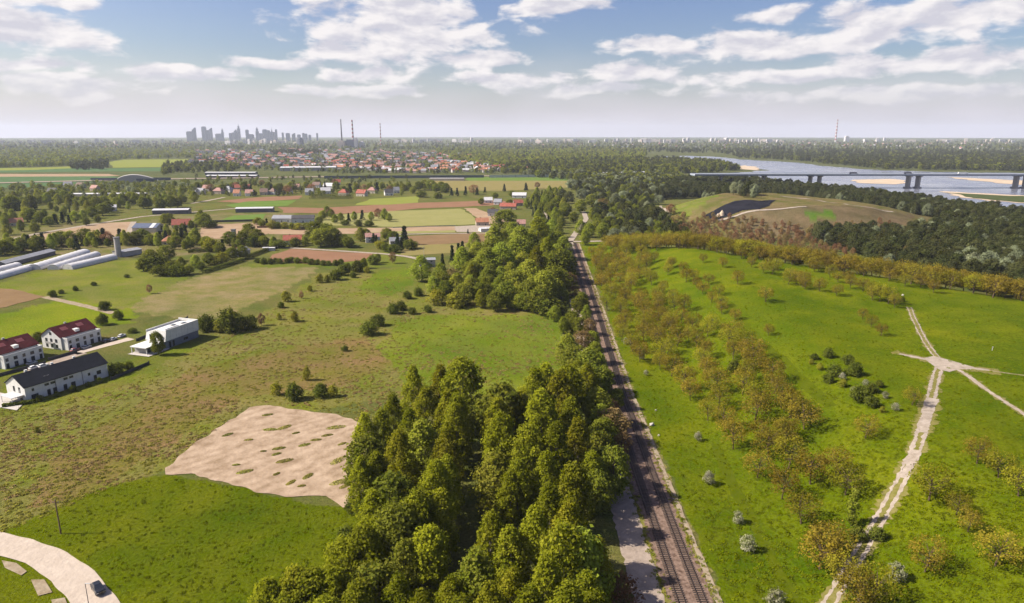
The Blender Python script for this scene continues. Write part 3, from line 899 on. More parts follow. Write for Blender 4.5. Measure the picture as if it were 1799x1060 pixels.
# ------------------------------------------------------------------ river
def water_mat():
    m, nt, b = nodes('river_water')
    b.inputs['Base Color'].default_value = (0.16, 0.165, 0.20, 1)
    b.inputs['Roughness'].default_value = 0.16
    b.inputs['Specular IOR Level'].default_value = 0.8
    tc = nt.nodes.new('ShaderNodeTexCoord'); n = nt.nodes.new('ShaderNodeTexNoise')
    mp = nt.nodes.new('ShaderNodeMapping'); mp.inputs['Scale'].default_value = (0.25, 1.0, 1.0)
    nt.links.new(tc.outputs['Object'], mp.inputs['Vector'])
    n.inputs['Scale'].default_value = 0.05; n.inputs['Detail'].default_value = 6
    nt.links.new(mp.outputs[0], n.inputs['Vector'])
    bp = nt.nodes.new('ShaderNodeBump'); bp.inputs['Distance'].default_value = 1.1; bp.inputs['Strength'].default_value = 0.5
    nt.links.new(n.outputs[0], bp.inputs['Height']); nt.links.new(bp.outputs[0], b.inputs['Normal'])
    r = nt.nodes.new('ShaderNodeMapRange'); r.inputs['From Min'].default_value = 0.35; r.inputs['From Max'].default_value = 0.65
    r.inputs['To Min'].default_value = 0.10; r.inputs['To Max'].default_value = 0.34
    nt.links.new(n.outputs[0], r.inputs['Value']); nt.links.new(r.outputs[0], b.inputs['Roughness'])
    return m


MAT['water'] = water_mat()
RIVER = [(1150, 275.5), (1200, 274), (1265, 276), (1300, 280.5), (1400, 286), (1450, 292), (1540, 299), (1680, 303), (1900, 305), (2300, 309),
         (2300, 430), (1900, 395), (1799, 378), (1700, 364), (1600, 352), (1500, 338), (1430, 330), (1330, 318), (1240, 312), (1255, 306), (1345, 300), (1300, 290), (1262, 283), (1200, 278)]
sheet('river', RIVER, MAT['water'], z=0.3, step=12, jit=1.5)
sheet('far_river', [(1085, 258.0), (1130, 257.5), (1132, 259.2), (1085, 260)], MAT['water'], z=0.3, step=20, jit=2)
sheet('far_river', [(880, 259.0), (915, 258.5), (918, 260.2), (880, 261)], MAT['water'], z=0.3, step=20, jit=2)
for poly in ([(1495, 318), (1520, 315.5), (1565, 315), (1592, 317), (1598, 322), (1570, 325), (1520, 323)],
             [(1660, 311.5), (1720, 314), (1799, 318), (1900, 322), (1900, 330), (1799, 326), (1740, 321), (1690, 316)],
             [(1285, 292), (1310, 291), (1340, 298), (1325, 300), (1300, 298)],
             [(1650, 337), (1720, 340), (1799, 344), (1900, 350), (1900, 362), (1799, 358), (1740, 354), (1690, 348)]):
    sheet('sandbar', poly, MAT['riversand'], z=0.55, step=8, jit=1.2)
sheet('river_island', [(1664, 339.5), (1720, 342), (1799, 346), (1900, 352), (1900, 359), (1799, 356), (1745, 352.5), (1695, 346)], field_mat('island_grass', (0.06, 0.085, 0.03), (0.10, 0.11, 0.04)), z=0.8, step=8, jit=1.2)

# ================================================================== railway
MAT['rail'] = mat('rail_steel', (0.13, 0.085, 0.06), 0.55, 0.3, 2.0, 0.5, 0.6)
MAT['sleeper'] = mat('sleeper_wood', (0.10, 0.075, 0.062), 0.9, 0.4, 1.5)
ribbon('railway_ballast', [(float(rail_x(y)), y) for y in np.arange(60, 640, 6)], 10.4, MAT['ballast'], lift=0.12, step=0.8, jit=0.35, seed=3, wvar=0.12)
ribbon('trackside_verge', [(float(rail_x(y)), y) for y in np.arange(60, 640, 6)], 13.6, MAT['worn'], lift=0.06, step=0.8, jit=0.5, seed=6, wvar=0.2)
ribbon('side_road', [(float(rail_x(y)) - 9.3, y) for y in np.arange(60, 420, 6)], 7.0, MAT['asphalt'], lift=0.08, step=1.5, jit=0.2, seed=4, wvar=0.10)
ribbon('service_path', [(float(rail_x(y)) + 6.0, y) for y in np.arange(60, 640, 6)], 1.3, MAT['dirt'], lift=0.16, step=1.5, jit=0.1, seed=5, wvar=0.25)


def railway(off, label):
    root = empty('railway_track', (float(rail_x(100)) + off, 100, 0.12))
    ys = np.arange(96, 640, 4.0)
    ox, oy, oz = root.location
    for s in (-0.75, 0.75):
        mb = MB()
        pts = [(float(rail_x(y)) + off + s - ox, y - oy, 0.0) for y in ys]
        n = len(pts)
        prof = [(-0.05, 0.16), (0.05, 0.16), (0.07, 0.32), (-0.07, 0.32)]
        v = [(p[0] + a, p[1], b) for p in pts for a, b in prof]
        f = [(i * 4 + k, i * 4 + (k + 1) % 4, (i + 1) * 4 + (k + 1) % 4, (i + 1) * 4 + k) for i in range(n - 1) for k in range(4)]
        mb.poly(v, f).build('rail', MAT['rail'], root)
    sl = MB().box(-1.3, 1.3, -0.13, 0.13, 0.0, 0.17).mesh('sleeper', MAT['sleeper'])
    ysl = np.arange(124, 638, 0.75)
    ysl_near = ysl[:130]
    for y in ysl_near:
        add('sleeper', sl, root, (float(rail_x(y)) + off - ox, y - oy, 0), float(trng.normal(0, 0.012)))
    mb = MB()
    for y in ysl[130:]:
        x = float(rail_x(y)) + off - ox
        mb.box(x - 1.3, x + 1.3, y - oy - 0.13, y - oy + 0.13, 0, 0.17)
    o = mb.build('far_sleepers', MAT['sleeper'], root); o['kind'] = 'stuff'
    return setp(root, label, 'railway track', 'tracks of the railway line')


railway(-2.35, 'left track of the double railway line, next to the side road')
railway(2.35, 'right track of the double railway line, next to the pale service path')

# ================================================================== foreground grove (tops as the photograph shows them)
GROVE_L = [(725, 645, 22), (773, 641, 23), (818, 649, 23), (748, 680, 21), (690, 699, 20), (785, 690, 22), (640, 730, 19), (669, 720, 20), (719, 728, 20), (702, 778, 21),
           (785, 757, 22), (660, 800, 18), (765, 815, 21), (634, 815, 17), (735, 872, 19), (655, 880, 16), (800, 800, 20), (690, 850, 18), (640, 770, 17), (830, 700, 22), (740, 755, 20), (700, 905, 17),
           (810, 725, 20), (775, 870, 18)]
GROVE_R = [(881, 690, 21), (860, 715, 20), (960, 649, 23), (1001, 645, 22), (939, 662, 22), (1032, 640, 18), (951, 703, 22), (877, 745, 20), (868, 805, 18), (960, 795, 21), (1009, 817, 20),
           (910, 812, 19), (976, 745, 23), (1003, 700, 21), (1015, 745, 20), (915, 690, 21), (985, 670, 22), (930, 760, 20), (895, 830, 17), (1040, 800, 15)]
GROVE_F = [(603, 950, 15), (640, 945, 16), (752, 940, 17), (711, 955, 16), (520, 1014, 13), (586, 1010, 14), (470, 1035, 12), (548, 1020, 13), (660, 1000, 15), (700, 1020, 15), (630, 1035, 14),
           (500, 1058, 11), (440, 1070, 10), (570, 1065, 13), (690, 905, 15)]
GROVE_N = [(964, 857, 22), (860, 906, 20), (835, 985, 18), (1001, 880, 21), (1022, 944, 20), (1050, 955, 17), (939, 905, 21), (897, 925, 20), (960, 990, 20), (1030, 1014, 18), (794, 1018, 16),
           (900, 1000, 19), (990, 940, 21), (1000, 1040, 19), (930, 1050, 18), (860, 1040, 18), (1050, 1050, 16), (810, 1060, 15), (740, 1050, 15)]
for lst, kind, lab, grp in [
    (GROVE_L, 'poplar', 'tall tree of the grove strip beside the sandy lot', 'trees of the grove strip by the sandy lot'),
    (GROVE_R, 'poplar', 'tall tree of the grove strip beside the side road', 'trees of the grove strip by the side road'),
    (GROVE_F, 'roundpoplar', 'rounded yellow-green tree of the grove by the near lawn', 'rounded trees by the near lawn'),
    (GROVE_N, 'poplar', 'large near tree of the grove by the railway', 'near grove trees by the railway')]:
    for (a, b, h) in lst:
        p = PTop(a, b, h)
        if abs(p[0] + 10.5) < 6.2 and p[1] > 128: p[0] = -10.5 + (6.2 if p[0] > -10.5 else -6.2)
        kd = kind if trng.random() > 0.28 else ('roundpoplar' if kind == 'poplar' else 'poplar') if trng.random() < 0.6 else ['willow', 'broad'][int(trng.integers(2))]
        tree(kd, p[0], p[1], h * trng.uniform(0.98, 1.14), lab, grp, wide=1.0 * (1.15 if kd == 'poplar' and h < 17 else 1.0) * trng.uniform(0.92, 1.15) * (0.82 if kd == 'roundpoplar' and kind == 'poplar' else 1.0))
# undergrowth inside the grove
for (a, b) in [(640, 880), (660, 905), (690, 960), (870, 880), (1040, 880), (1045, 905), (620, 900), (610, 960)]:
    p = P(a, b); tree('shrub', p[0], p[1], trng.uniform(3, 5), 'low undergrowth shrub at the edge of the poplar grove', 'undergrowth of the grove')
# the leaning tree over the side road and the rows by the railway
p = P(1066, 876); tree('broad', p[0] + 1.5, p[1], 15, 'spreading tree with bare lower limbs leaning over the side road', None, 0.85)
p = P(1120, 1085); tree('rusttree', p[0] - 3, p[1], 10, 'brownish twiggy tree at the bottom edge beside the railway')
for (a, b, h, kd) in [(987, 507, 10, 'willow'), (1005, 551, 9, 'broad'), (1019, 561, 8, 'broad'), (998, 592, 12, 'willow'), (1010, 614, 11, 'broad'), (1036, 620, 12, 'broad'), (1000, 482, 9, 'rusttree'),
                      (1018, 523, 9, 'broad'), (1030, 655, 13, 'broad'), (1050, 690, 13, 'willow'), (975, 540, 8, 'willow'), (1015, 640, 13, 'poplar'), (1026, 585, 9, 'rusttree'), (990, 560, 8, 'willow'),
                      (1045, 650, 11, 'broad'), (1075, 725, 11, 'rusttree'), (1008, 505, 7, 'rusttree')]:
    p = PTop(a, b, h); x = min(p[0], float(rail_x(p[1])) - 6.8)
    tree(kd, x, p[1], h * 1.1, wide=1.45, label='small roadside tree between railway and green glade', group='roadside trees left of the railway')

for (a, b, h, kd) in [(1058, 800, 12, 'broad'), (1048, 830, 13, 'broad'), (1062, 850, 11, 'broad'), (1052, 770, 12, 'willow'), (1045, 745, 12, 'broad'), (1072, 745, 9, 'rusttree'), (1040, 715, 12, 'broad'), (1050, 900, 12, 'broad'), (1092, 800, 8, 'rusttree'), (1060, 690, 11, 'broad'), (1052, 665, 11, 'willow'), (1046, 640, 10, 'broad'), (1040, 615, 9, 'broad'), (1035, 590, 9, 'rusttree'), (1030, 565, 9, 'willow'), (1022, 540, 9, 'broad'), (1082, 720, 8, 'broad'), (1075, 780, 10, 'broad')]:
    p = P(a, b); tree(kd, p[0], p[1], h, 'tree overhanging the side road beside the poplar grove', 'trees overhanging the side road', wide=1.1)

# ================================================================== willow grove behind the glade
for (a, b, h, kd) in [(888, 378, 20, 'broad'), (869, 411, 22, 'willow'), (915, 411, 22, 'willow'), (943, 397, 27, 'poplar'), (908, 427, 21, 'willow'), (853, 447, 18, 'willow'), (812, 444, 15, 'willow'),
                      (833, 416, 13, 'willow'), (943, 449, 22, 'poplar'), (976, 419, 17, 'willow'), (984, 452, 18, 'broad'), (905, 485, 13, 'broad'), (847, 504, 10, 'broad'), (817, 507, 10, 'broad'),
                      (784, 501, 9, 'broad'), (795, 479, 10, 'rusttree'), (740, 460, 14, 'willow'), (768, 515, 7, 'limeshrub'), (960, 430, 20, 'poplar'), (930, 470, 18, 'willow'), (880, 440, 20, 'willow'),
                      (860, 475, 14, 'willow'), (890, 505, 12, 'broad'), (930, 505, 13, 'broad'), (955, 490, 16, 'broad'), (972, 480, 16, 'broad'), (830, 470, 13, 'willow'), (990, 425, 15, 'willow'),
                      (924, 520, 9, 'broad'), (870, 520, 9, 'broad'), (800, 520, 7, 'limeshrub'), (955, 400, 22, 'poplar'), (900, 400, 18, 'willow'), (836, 498, 9, 'willow'), (950, 515, 12, 'broad'), (965, 530, 8, 'shrub')]:
    p = PTop(a, b, h)
    x = min(p[0], float(rail_x(p[1])) - 8)
    tree(kd, x, p[1], h * 1.25, {'willow': 'pale yellow-green willow of the grove behind the glade', 'poplar': 'tall slim poplar of the grove behind the glade', 'broad': 'darker green tree of the grove behind the glade',
                          'rusttree': 'brownish tree of the grove behind the glade', 'limeshrub': 'lime-green bush at the foot of the grove behind the glade', 'shrub': 'dark bush at the foot of the grove beside the railway'}[kd],
         'trees of the grove behind the glade (%s)' % kd, wide=1.45 if kd != 'poplar' else 1.25)
gp = poisson(W([(745, 540), (790, 548), (965, 549), (980, 505), (990, 440), (870, 440), (830, 470), (770, 500)]), 8.0, 3000, 15, cap=46)
for q in gp:
    kd = ['willow', 'broad', 'willow', 'broad', 'poplar'][int(trng.integers(5))]; dep = (q[1] - 375) / 120
    q = (min(q[0], float(rail_x(q[1])) - 9), q[1])
    tree(kd, q[0], q[1], trng.uniform(8, 11) + 8 * float(np.clip(dep, 0, 1)), {'willow': 'pale yellow-green willow inside the grove behind the glade', 'broad': 'dark green tree inside the grove behind the glade', 'poplar': 'slim poplar inside the grove behind the glade'}[kd], 'inner trees of the grove behind the glade (%s)' % kd, wide=1.45)
for (a, b, h) in [(805, 428, 16), (812, 424, 17), (777, 446, 12), (794, 432, 14)]:
    p = PTop(a, b, h); tree('conifer', p[0], p[1], h, 'dark conifer beside the small grey house behind the grove', 'dark conifers by the small grey house')
for (a, b, h, lab) in [(648, 588, 6.5, 'large round dark bush standing alone at the corner of the glade'), (664, 572, 5.5, 'round bush right behind the large dark bush of the glade'), (691, 551, 5.5, 'dark bush at the left corner of the grove'),
                       (705, 545, 5, 'bush next to the left corner of the grove'), (724, 552, 3.6, 'small round bush left of two in front of the grove'), (752, 549, 4.0, 'small round bush right of two in front of the grove'),
                       (735, 520, 5, 'brownish-green bush on the left flank of the grove'), (716, 525, 4.5, 'low bush on the left flank of the grove near the strip meadow')]:
    p = P(a, b); tree('shrub', p[0], p[1], h, lab, wide=1.1)

# ================================================================== bushes of the left meadows
for (a, b, h, kd, w, lab) in [
    (405, 582, 11, 'shrub', 1.0, 'largest bush of the thicket right of the white modern house'), (362, 582, 8, 'shrub', 0.9, 'tall bush at the corner of the white modern house'), (440, 578, 7, 'shrub', 1.0, 'dark bush at the right end of the thicket by the modern house'),
    (460, 572, 6.5, 'rusttree', 0.9, 'brownish small tree at the right end of the thicket by the modern house'), (385, 584, 6, 'limeshrub', 1.0, 'lime-green bush in front of the thicket by the modern house'), (420, 580, 8, 'limeshrub', 1.0, 'light green bush inside the thicket by the modern house'),
    (494, 541, 3.2, 'shrub', 1, 'small dark bush alone in the scrub meadow'), (518, 565, 5.5, 'limeshrub', 1, 'thin lime-green bush with a long shadow in the scrub meadow'), (503, 530, 6.5, 'limeshrub', 1, 'yellow-green bush on the ditch line of the scrub meadow'),
    (530, 525, 4.5, 'rusttree', 0.9, 'brownish bush on the ditch line of the scrub meadow'), (545, 512, 4, 'limeshrub', 1, 'low bush further up the ditch line of the scrub meadow'), (490, 562, 3.5, 'limeshrub', 1, 'low pale bush near the thicket in the scrub meadow'),
    (517, 702, 6.0, 'shrub', 0.9, 'dark upright bush in the bush row above the sandy lot'), (563, 697, 5.0, 'shrub', 1.0, 'dark bush right of centre in the bush row above the sandy lot'), (486, 694, 5.0, 'limeshrub', 1.0, 'yellow-green bush at the left end of the row above the sandy lot'),
    (585, 697, 4.5, 'limeshrub', 1.0, 'yellow-green bush at the right end of the row above the sandy lot'), (540, 668, 6.0, 'limeshrub', 0.55, 'thin yellow-green sapling behind the row above the sandy lot'), (606, 617, 2.6, 'shrub', 1, 'tiny dark bush alone in the middle of the scrub meadow'),
    (93, 522, 4.2, 'shrub', 1, 'dark round bush beside the dirt road on the lawn'), (108, 516, 2.5, 'shrub', 1.3, 'low wide bush next to the dark round bush by the dirt road'), (133, 511, 3.0, 'shrub', 1, 'small bush further along the lawn strip'),
    (184, 545, 5.0, 'shrub', 1.1, 'round dark bush near the end of the dirt road'), (181, 571, 6.0, 'shrub', 0.8, 'upright bush behind the red-roofed house'), (209, 562, 5.0, 'shrub', 0.8, 'small bush between the red-roofed and the modern house'),
    (263, 516, 6.0, 'rusttree', 0.9, 'reddish-brown small tree on the lawn strip'), (223, 488, 2.4, 'shrub', 1.2, 'small bush at the far edge of the lawn strip'), (165, 502, 2.4, 'shrub', 1.3, 'low bush in the middle of the lawn strip'),
    (279, 624, 11, 'broad', 0.78, 'egg-shaped green tree in front of the white modern house'), (205, 657, 4.5, 'shrub', 1.3, 'dark bush at the end of the black-roofed terrace'), (228, 650, 3.5, 'shrub', 1, 'smaller dark bush past the end of the black-roofed terrace'),
    (66, 760, 2.0, 'limeshrub', 1, 'tiny bush in the lower left scrub'), (68, 600, 4.5, 'shrub', 1, 'bush between the two red-roofed houses'), (233, 585, 2.5, 'shrub', 1.5, 'low brownish bush behind the driveway of the modern house')]:
    p = P(a, b); tree(kd, p[0], p[1], h, lab, wide=w, name='shrub' if kd == 'rusttree' and h < 6 else None)
for i, a in enumerate(np.linspace(450, 600, 15)):
    p = P(a + trng.normal(0, 2), 463 + trng.normal(0, 1) + (3 if i > 9 else 0)); tree('shrub', p[0], p[1], trng.uniform(3.0, 5.0), 'bush of the hedge below the pink ploughed field', 'bushes of the hedge below the pink field', wide=1.2)
for (a, b, h, kd) in [(590, 492, 7, 'shrub'), (602, 484, 7, 'shrub'), (612, 482, 8, 'broad'), (628, 478, 8, 'shrub'), (640, 472, 8, 'broad'), (655, 465, 7, 'shrub'), (664, 462, 7, 'broad'), (575, 496, 5, 'limeshrub'),
                      (562, 497, 6, 'limeshrub'), (645, 480, 5, 'limeshrub'), (620, 488, 4, 'shrub')]:
    p = P(a, b); tree(kd, p[0], p[1], h, 'bushy tree at the right end of the pink field hedge', 'clump at the end of the pink field')
p = P(690, 463); tree('rusttree', p[0], p[1], 9, 'reddish-brown round tree at the dirt road fork')

# ================================================================== trees of the plateau right of the railway
BAND = [(1035, 445), (1062, 540), (1092, 600), (1140, 665), (1225, 740), (1295, 815), (1345, 905), (1400, 985), (1440, 1010), (1460, 965), (1445, 890), (1440, 800), (1420, 735), (1350, 660), (1285, 590), (1200, 545), (1150, 480), (1120, 440)]
bw = W(BAND)
nb = 0
for q in poisson(bw, 7.6, 5000, 5, cap=122):
    h = trng.uniform(7.5, 10.5)
    far = q[1] > 330
    tree('robinia', q[0], q[1], h, 'olive robinia in the far part of the dense band' if far else 'olive robinia in the near part of the dense band',
         'robinias of the dense band, far part' if far else 'robinias of the dense band, near part', wide=trng.uniform(0.95, 1.25))
for i, (a, b, h, lab) in enumerate([
    (1296, 500, 7.5, 'dark-stemmed robinia alone on the meadow, nearest to the far tree belt'), (1345, 531, 7.5, 'lone robinia with a long branching shadow on the open meadow'), (1218, 492, 6.5, 'thin robinia at the start of the open meadow'),
    (1262, 520, 6, 'robinia beside the upper end of the mown track'), (1245, 500, 6, 'robinia left of the upper end of the mown track'), (1180, 470, 7, 'robinia left of the bright meadow crest'),
    (1200, 480, 7, 'robinia below the bright meadow crest'), (1410, 505, 8.5, 'broad yellow-olive robinia in the middle of the upper meadow'), (1385, 500, 7, 'robinia left of the broad yellow-olive one'), (1440, 512, 7, 'robinia right of the broad yellow-olive one'),
    (1470, 520, 6, 'small robinia on the upper meadow between two larger ones'), (1545, 530, 9, 'large yellow robinia beside the pale rock on the upper meadow'), (1560, 534, 8.5, 'robinia next to the large yellow one by the pale rock'), (1532, 528, 7.5, 'robinia left of the large yellow one by the pale rock'),
    (1530, 575, 5.5, 'small thin robinia on the meadow near the path junction'), (1515, 562, 5, 'thin brownish robinia left of the path head'), (1548, 590, 5, 'faint thin robinia just above the path junction'),
    (1485, 870, 8.5, 'robinia in the hollow between the band and the wheel tracks'), (1468, 835, 7.5, 'robinia with a dark round shadow by the wheel tracks'), (1520, 770, 6.5, 'robinia beside the bush island'), (1602, 712, 5.5, 'thin robinia left of the wheel tracks below the junction'),
    (1632, 880, 9, 'tall robinia just right of the wheel tracks'), (1716, 815, 7, 'robinia on the right slope below the footpath'), (1754, 840, 7, 'robinia with a bare stem on the right slope'), (1789, 872, 7, 'robinia at the right edge of the picture'),
    (1625, 1005, 7.5, 'robinia on the lower right slope'), (1748, 995, 7.5, 'robinia with a long thin shadow on the lower right slope'), (1680, 905, 5.5, 'low robinia in the middle of the right slope'), (1460, 985, 8.5, 'robinia at the near end of the dense band'),
    (1500, 1075, 9, 'robinia leaning over the near end of the wheel tracks'), (1530, 1062, 8, 'robinia right of the near end of the wheel tracks'), (1440, 1000, 8.5, 'robinia at the near tip of the dense band by the mown strip'), (1390, 735, 8, 'bright yellow-olive robinia on the inner edge of the band'),
    (1375, 775, 7.5, 'yellow robinia right of the dense band near the hollow'), (1350, 590, 5, 'thin robinia on the mown track'), (1700, 935, 5, 'small robinia low on the right slope'), (1480, 1035, 7.5, 'robinia beside the near end of the wheel tracks'),
    (1340, 480, 6.5, 'robinia under the far tree belt'), (1320, 470, 6.5, 'robinia just below the far tree belt'), (1365, 475, 7, 'robinia in the upper meadow close to the far belt'), (1430, 478, 7, 'robinia at the foot of the far tree belt'), (1490, 498, 7, 'robinia on the upper meadow left of the pale rock'),
    (1270, 470, 6, 'robinia on the bright crest of the meadow'), (1235, 462, 6, 'robinia at the left end of the bright crest')]):
    p = P(a, b); tree('robinia', p[0], p[1], h * 1.08, lab, wide=trng.uniform(1.0, 1.25))
for k, (a0, b0, a1, b1, n) in enumerate([(1140, 452, 1290, 565, 11), (1285, 446, 1420, 508, 8), (1400, 464, 1575, 536, 10), (1480, 474, 1640, 516, 7)]):
    for t in np.linspace(0, 1, n):
        p = P(a0 + (a1 - a0) * t + trng.normal(0, 4), b0 + (b1 - b0) * t + trng.normal(0, 2))
        tree('robinia', p[0], p[1], trng.uniform(6, 8.5), 'thin robinia of the %s loose row across the upper meadow' % ['first', 'second', 'third', 'fourth'][k], 'loose robinia rows of the upper meadow', wide=trng.uniform(0.9, 1.2))
_t = (EB - EA) / np.linalg.norm(EB - EA)
brng = np.random.default_rng(91); belt = []
for _ in range(6000):
    q = EA + _t * brng.uniform(-100, 290) + _en * brng.uniform(-9, 9)
    if belt and np.min(np.sum((np.array(belt) - q) ** 2, 1)) < 5.4 ** 2: continue
    if q[0] / q[1] > 0.80: continue
    belt.append(q)
    if len(belt) >= 92: break
for q in belt:
    tree('robinia', q[0], q[1], brng.uniform(9, 13), 'ochre robinia of the belt along the far meadow edge', 'robinias of the far meadow belt', wide=brng.uniform(1.1, 1.4))
for (a, b, h, kd, lab) in [
    (1245, 852, 4.0, 'blossom', 'slender white-blossoming shrub on the slope right of the railway'), (1297, 920, 3.4, 'blossom', 'thin blossoming shrub with a pale stem'), (1314, 968, 4.2, 'blossom', 'round white-blossoming shrub on the lower slope'),
    (1226, 775, 3.0, 'blossom', 'smallest pale blossoming shrub highest on the slope'), (1575, 1022, 4.4, 'blossom', 'cream-blossoming shrub right of the wheel tracks'), (1362, 1068, 4.5, 'blossom', 'pale shrub at the bottom edge below the round white one'),
    (1100, 605, 3.5, 'blossom', 'white-blossoming shrub beside the railway'), (1128, 632, 3.2, 'blossom', 'second white-blossoming shrub beside the railway'), (1135, 660, 2.4, 'blossom', 'low whitish shrub below the two beside the railway'),
    (1495, 925, 10, 'slender', 'slender pale green young poplar in the hollow'), (1505, 950, 3.4, 'shrub', 'dark bush left of the wheel tracks in the hollow'), (1540, 948, 3.0, 'shrub', 'dark bush right of the wheel tracks in the hollow'),
    (1290, 655, 5, 'shrub', 'dark green bush inside the robinia band'), (1585, 530, 2.4, 'shrub', 'dark low bush at the head of the narrow wheel tracks')]:
    p = P(a, b); tree(kd, p[0], p[1], h, lab)
for (a, b, h, kd) in [(1430, 632, 2.4, 'shrub'), (1455, 628, 3.4, 'shrub'), (1440, 650, 2.6, 'limeshrub'), (1465, 660, 4.0, 'shrub'), (1490, 640, 3.6, 'shrub'), (1500, 660, 4.2, 'shrub'), (1480, 680, 3.0, 'limeshrub'), (1455, 672, 3.0, 'shrub'),
                      (1510, 705, 5.0, 'shrub'), (1530, 690, 3.2, 'shrub'), (1500, 692, 2.6, 'blossom'), (1520, 678, 2.4, 'blossom'), (1545, 680, 2.2, 'shrub'), (1555, 700, 2.4, 'blossom'), (1572, 722, 2.6, 'blossom'), (1530, 715, 3.6, 'shrub'), (1480, 668, 2.6, 'blossom'), (1550, 725, 2.0, 'limeshrub'), (1425, 640, 2.0, 'limeshrub')]:
    p = P(a, b); tree(kd, p[0], p[1], h, {'shrub': 'dark green shrub of the bush island on the meadow', 'limeshrub': 'yellow-green shrub of the bush island on the meadow', 'blossom': 'cream-coloured shrub of the bush island on the meadow'}[kd], 'bush island on the meadow (%s)' % kd, wide=1.1)

# ================================================================== buildings
def pm(name, c, rough=0.75, var=0.12, scale=0.6, **k):
    MAT[name] = mat(name, c, rough, var, scale, **k); return MAT[name]


pm('plaster_white', (0.74, 0.72, 0.68)); pm('plaster_cream', (0.62, 0.54, 0.42)); pm('plaster_grey', (0.42, 0.40, 0.38)); pm('plaster_tan', (0.50, 0.40, 0.30))
pm('roof_black', (0.014, 0.016, 0.024), 0.9, 0.3, spec=0.15); pm('roof_maroon', (0.095, 0.014, 0.018), 0.85, 0.3, spec=0.15); pm('roof_red', (0.36, 0.10, 0.065), 0.8, 0.3); pm('roof_orange', (0.46, 0.20, 0.11), 0.8, 0.25)
pm('roof_pink', (0.42, 0.23, 0.19), 0.8, 0.25); pm('roof_grey', (0.30, 0.30, 0.32), 0.7, 0.2); pm('roof_dark', (0.07, 0.065, 0.07), 0.7, 0.3); pm('roof_brown', (0.22, 0.14, 0.11), 0.8, 0.3)
pm('roof_metal', (0.62, 0.60, 0.60), 0.45, 0.12, spec=0.5); pm('roof_blue', (0.10, 0.12, 0.18), 0.5, 0.2); pm('steel_dark', (0.10, 0.10, 0.13), 0.5, 0.2)
pm('glass', (0.03, 0.035, 0.045), 0.12, 0.2, spec=0.8); pm('frame_white', (0.72, 0.70, 0.68), 0.5); pm('frame_dark', (0.05, 0.05, 0.06), 0.5)
pm('cladding_grey', (0.17, 0.19, 0.23), 0.6, 0.15); pm('brick_red', (0.33, 0.14, 0.09), 0.85, 0.25); pm('concrete', (0.42, 0.39, 0.36), 0.85, 0.15); pm('concrete_dark', (0.22, 0.205, 0.20), 0.85, 0.2)
pm('film', (0.72, 0.69, 0.66), 0.35, 0.10, 0.25, spec=0.5); pm('solar', (0.018, 0.022, 0.05), 0.15, 0.2, spec=0.8); pm('skylight', (0.30, 0.09, 0.085), 0.4, 0.2)
pm('wood', (0.20, 0.13, 0.08), 0.9, 0.3, 2.0); pm('pool_water', (0.10, 0.42, 0.55), 0.1, 0.1, spec=0.8); pm('paving', (0.52, 0.47, 0.42), 0.85, 0.15)

_mesh_cache = {}


def cached(key, fn):
    if key not in _mesh_cache: _mesh_cache[key] = fn()
    return _mesh_cache[key]


def window(parent, face, u, z, w, h, L, W_, frame='frame_white', name='window'):
    """frame with its pane on one side of a house: F y=0, B y=W, L x=0, R x=L"""
    key = ('win', round(w, 2), round(h, 2), frame)
    def mk():
        t = 0.09; f = MB()
        f.box(-w / 2 - t, w / 2 + t, -0.10, 0.02, -t, 0); f.box(-w / 2 - t, w / 2 + t, -0.07, 0.02, h, h + t)
        f.box(-w / 2 - t, -w / 2, -0.07, 0.02, 0, h); f.box(w / 2, w / 2 + t, -0.07, 0.02, 0, h)
        if w > 1.1: f.box(-0.035, 0.035, -0.055, 0.02, 0, h)
        return f.mesh('window', MAT[frame]), MB().box(-w / 2, w / 2, -0.025, 0.02, 0, h).mesh('pane', MAT['glass'])
    fm, pn = cached(key, mk)
    loc, rz = {'F': ((u, 0, z), 0), 'B': ((u, W_, z), math.pi), 'L': ((0, u, z), -math.pi / 2), 'R': ((L, u, z), math.pi / 2)}[face]
    o = add(name, fm, parent, loc, rz); add('pane', pn, o)
    return o


def gable_wall(L, W_, e, r, roof='gable'):
    mb = MB()
    if roof == 'hip':
        return mb.box(0, L, 0, W_, -0.3, e)
    s = [(0, -0.3), (W_, -0.3), (W_, e), (W_ / 2, r), (0, e)]
    v = [(0, a, b) for a, b in s] + [(L, a, b) for a, b in s]
    f = [(4, 3, 2, 1, 0), (5, 6, 7, 8, 9)] + [(i, (i + 1) % 5, 5 + (i + 1) % 5, 5 + i) for i in range(5) if i not in (2, 3)] + [(2, 3, 8, 7), (3, 4, 9, 8)]
    return mb.poly(v, f)


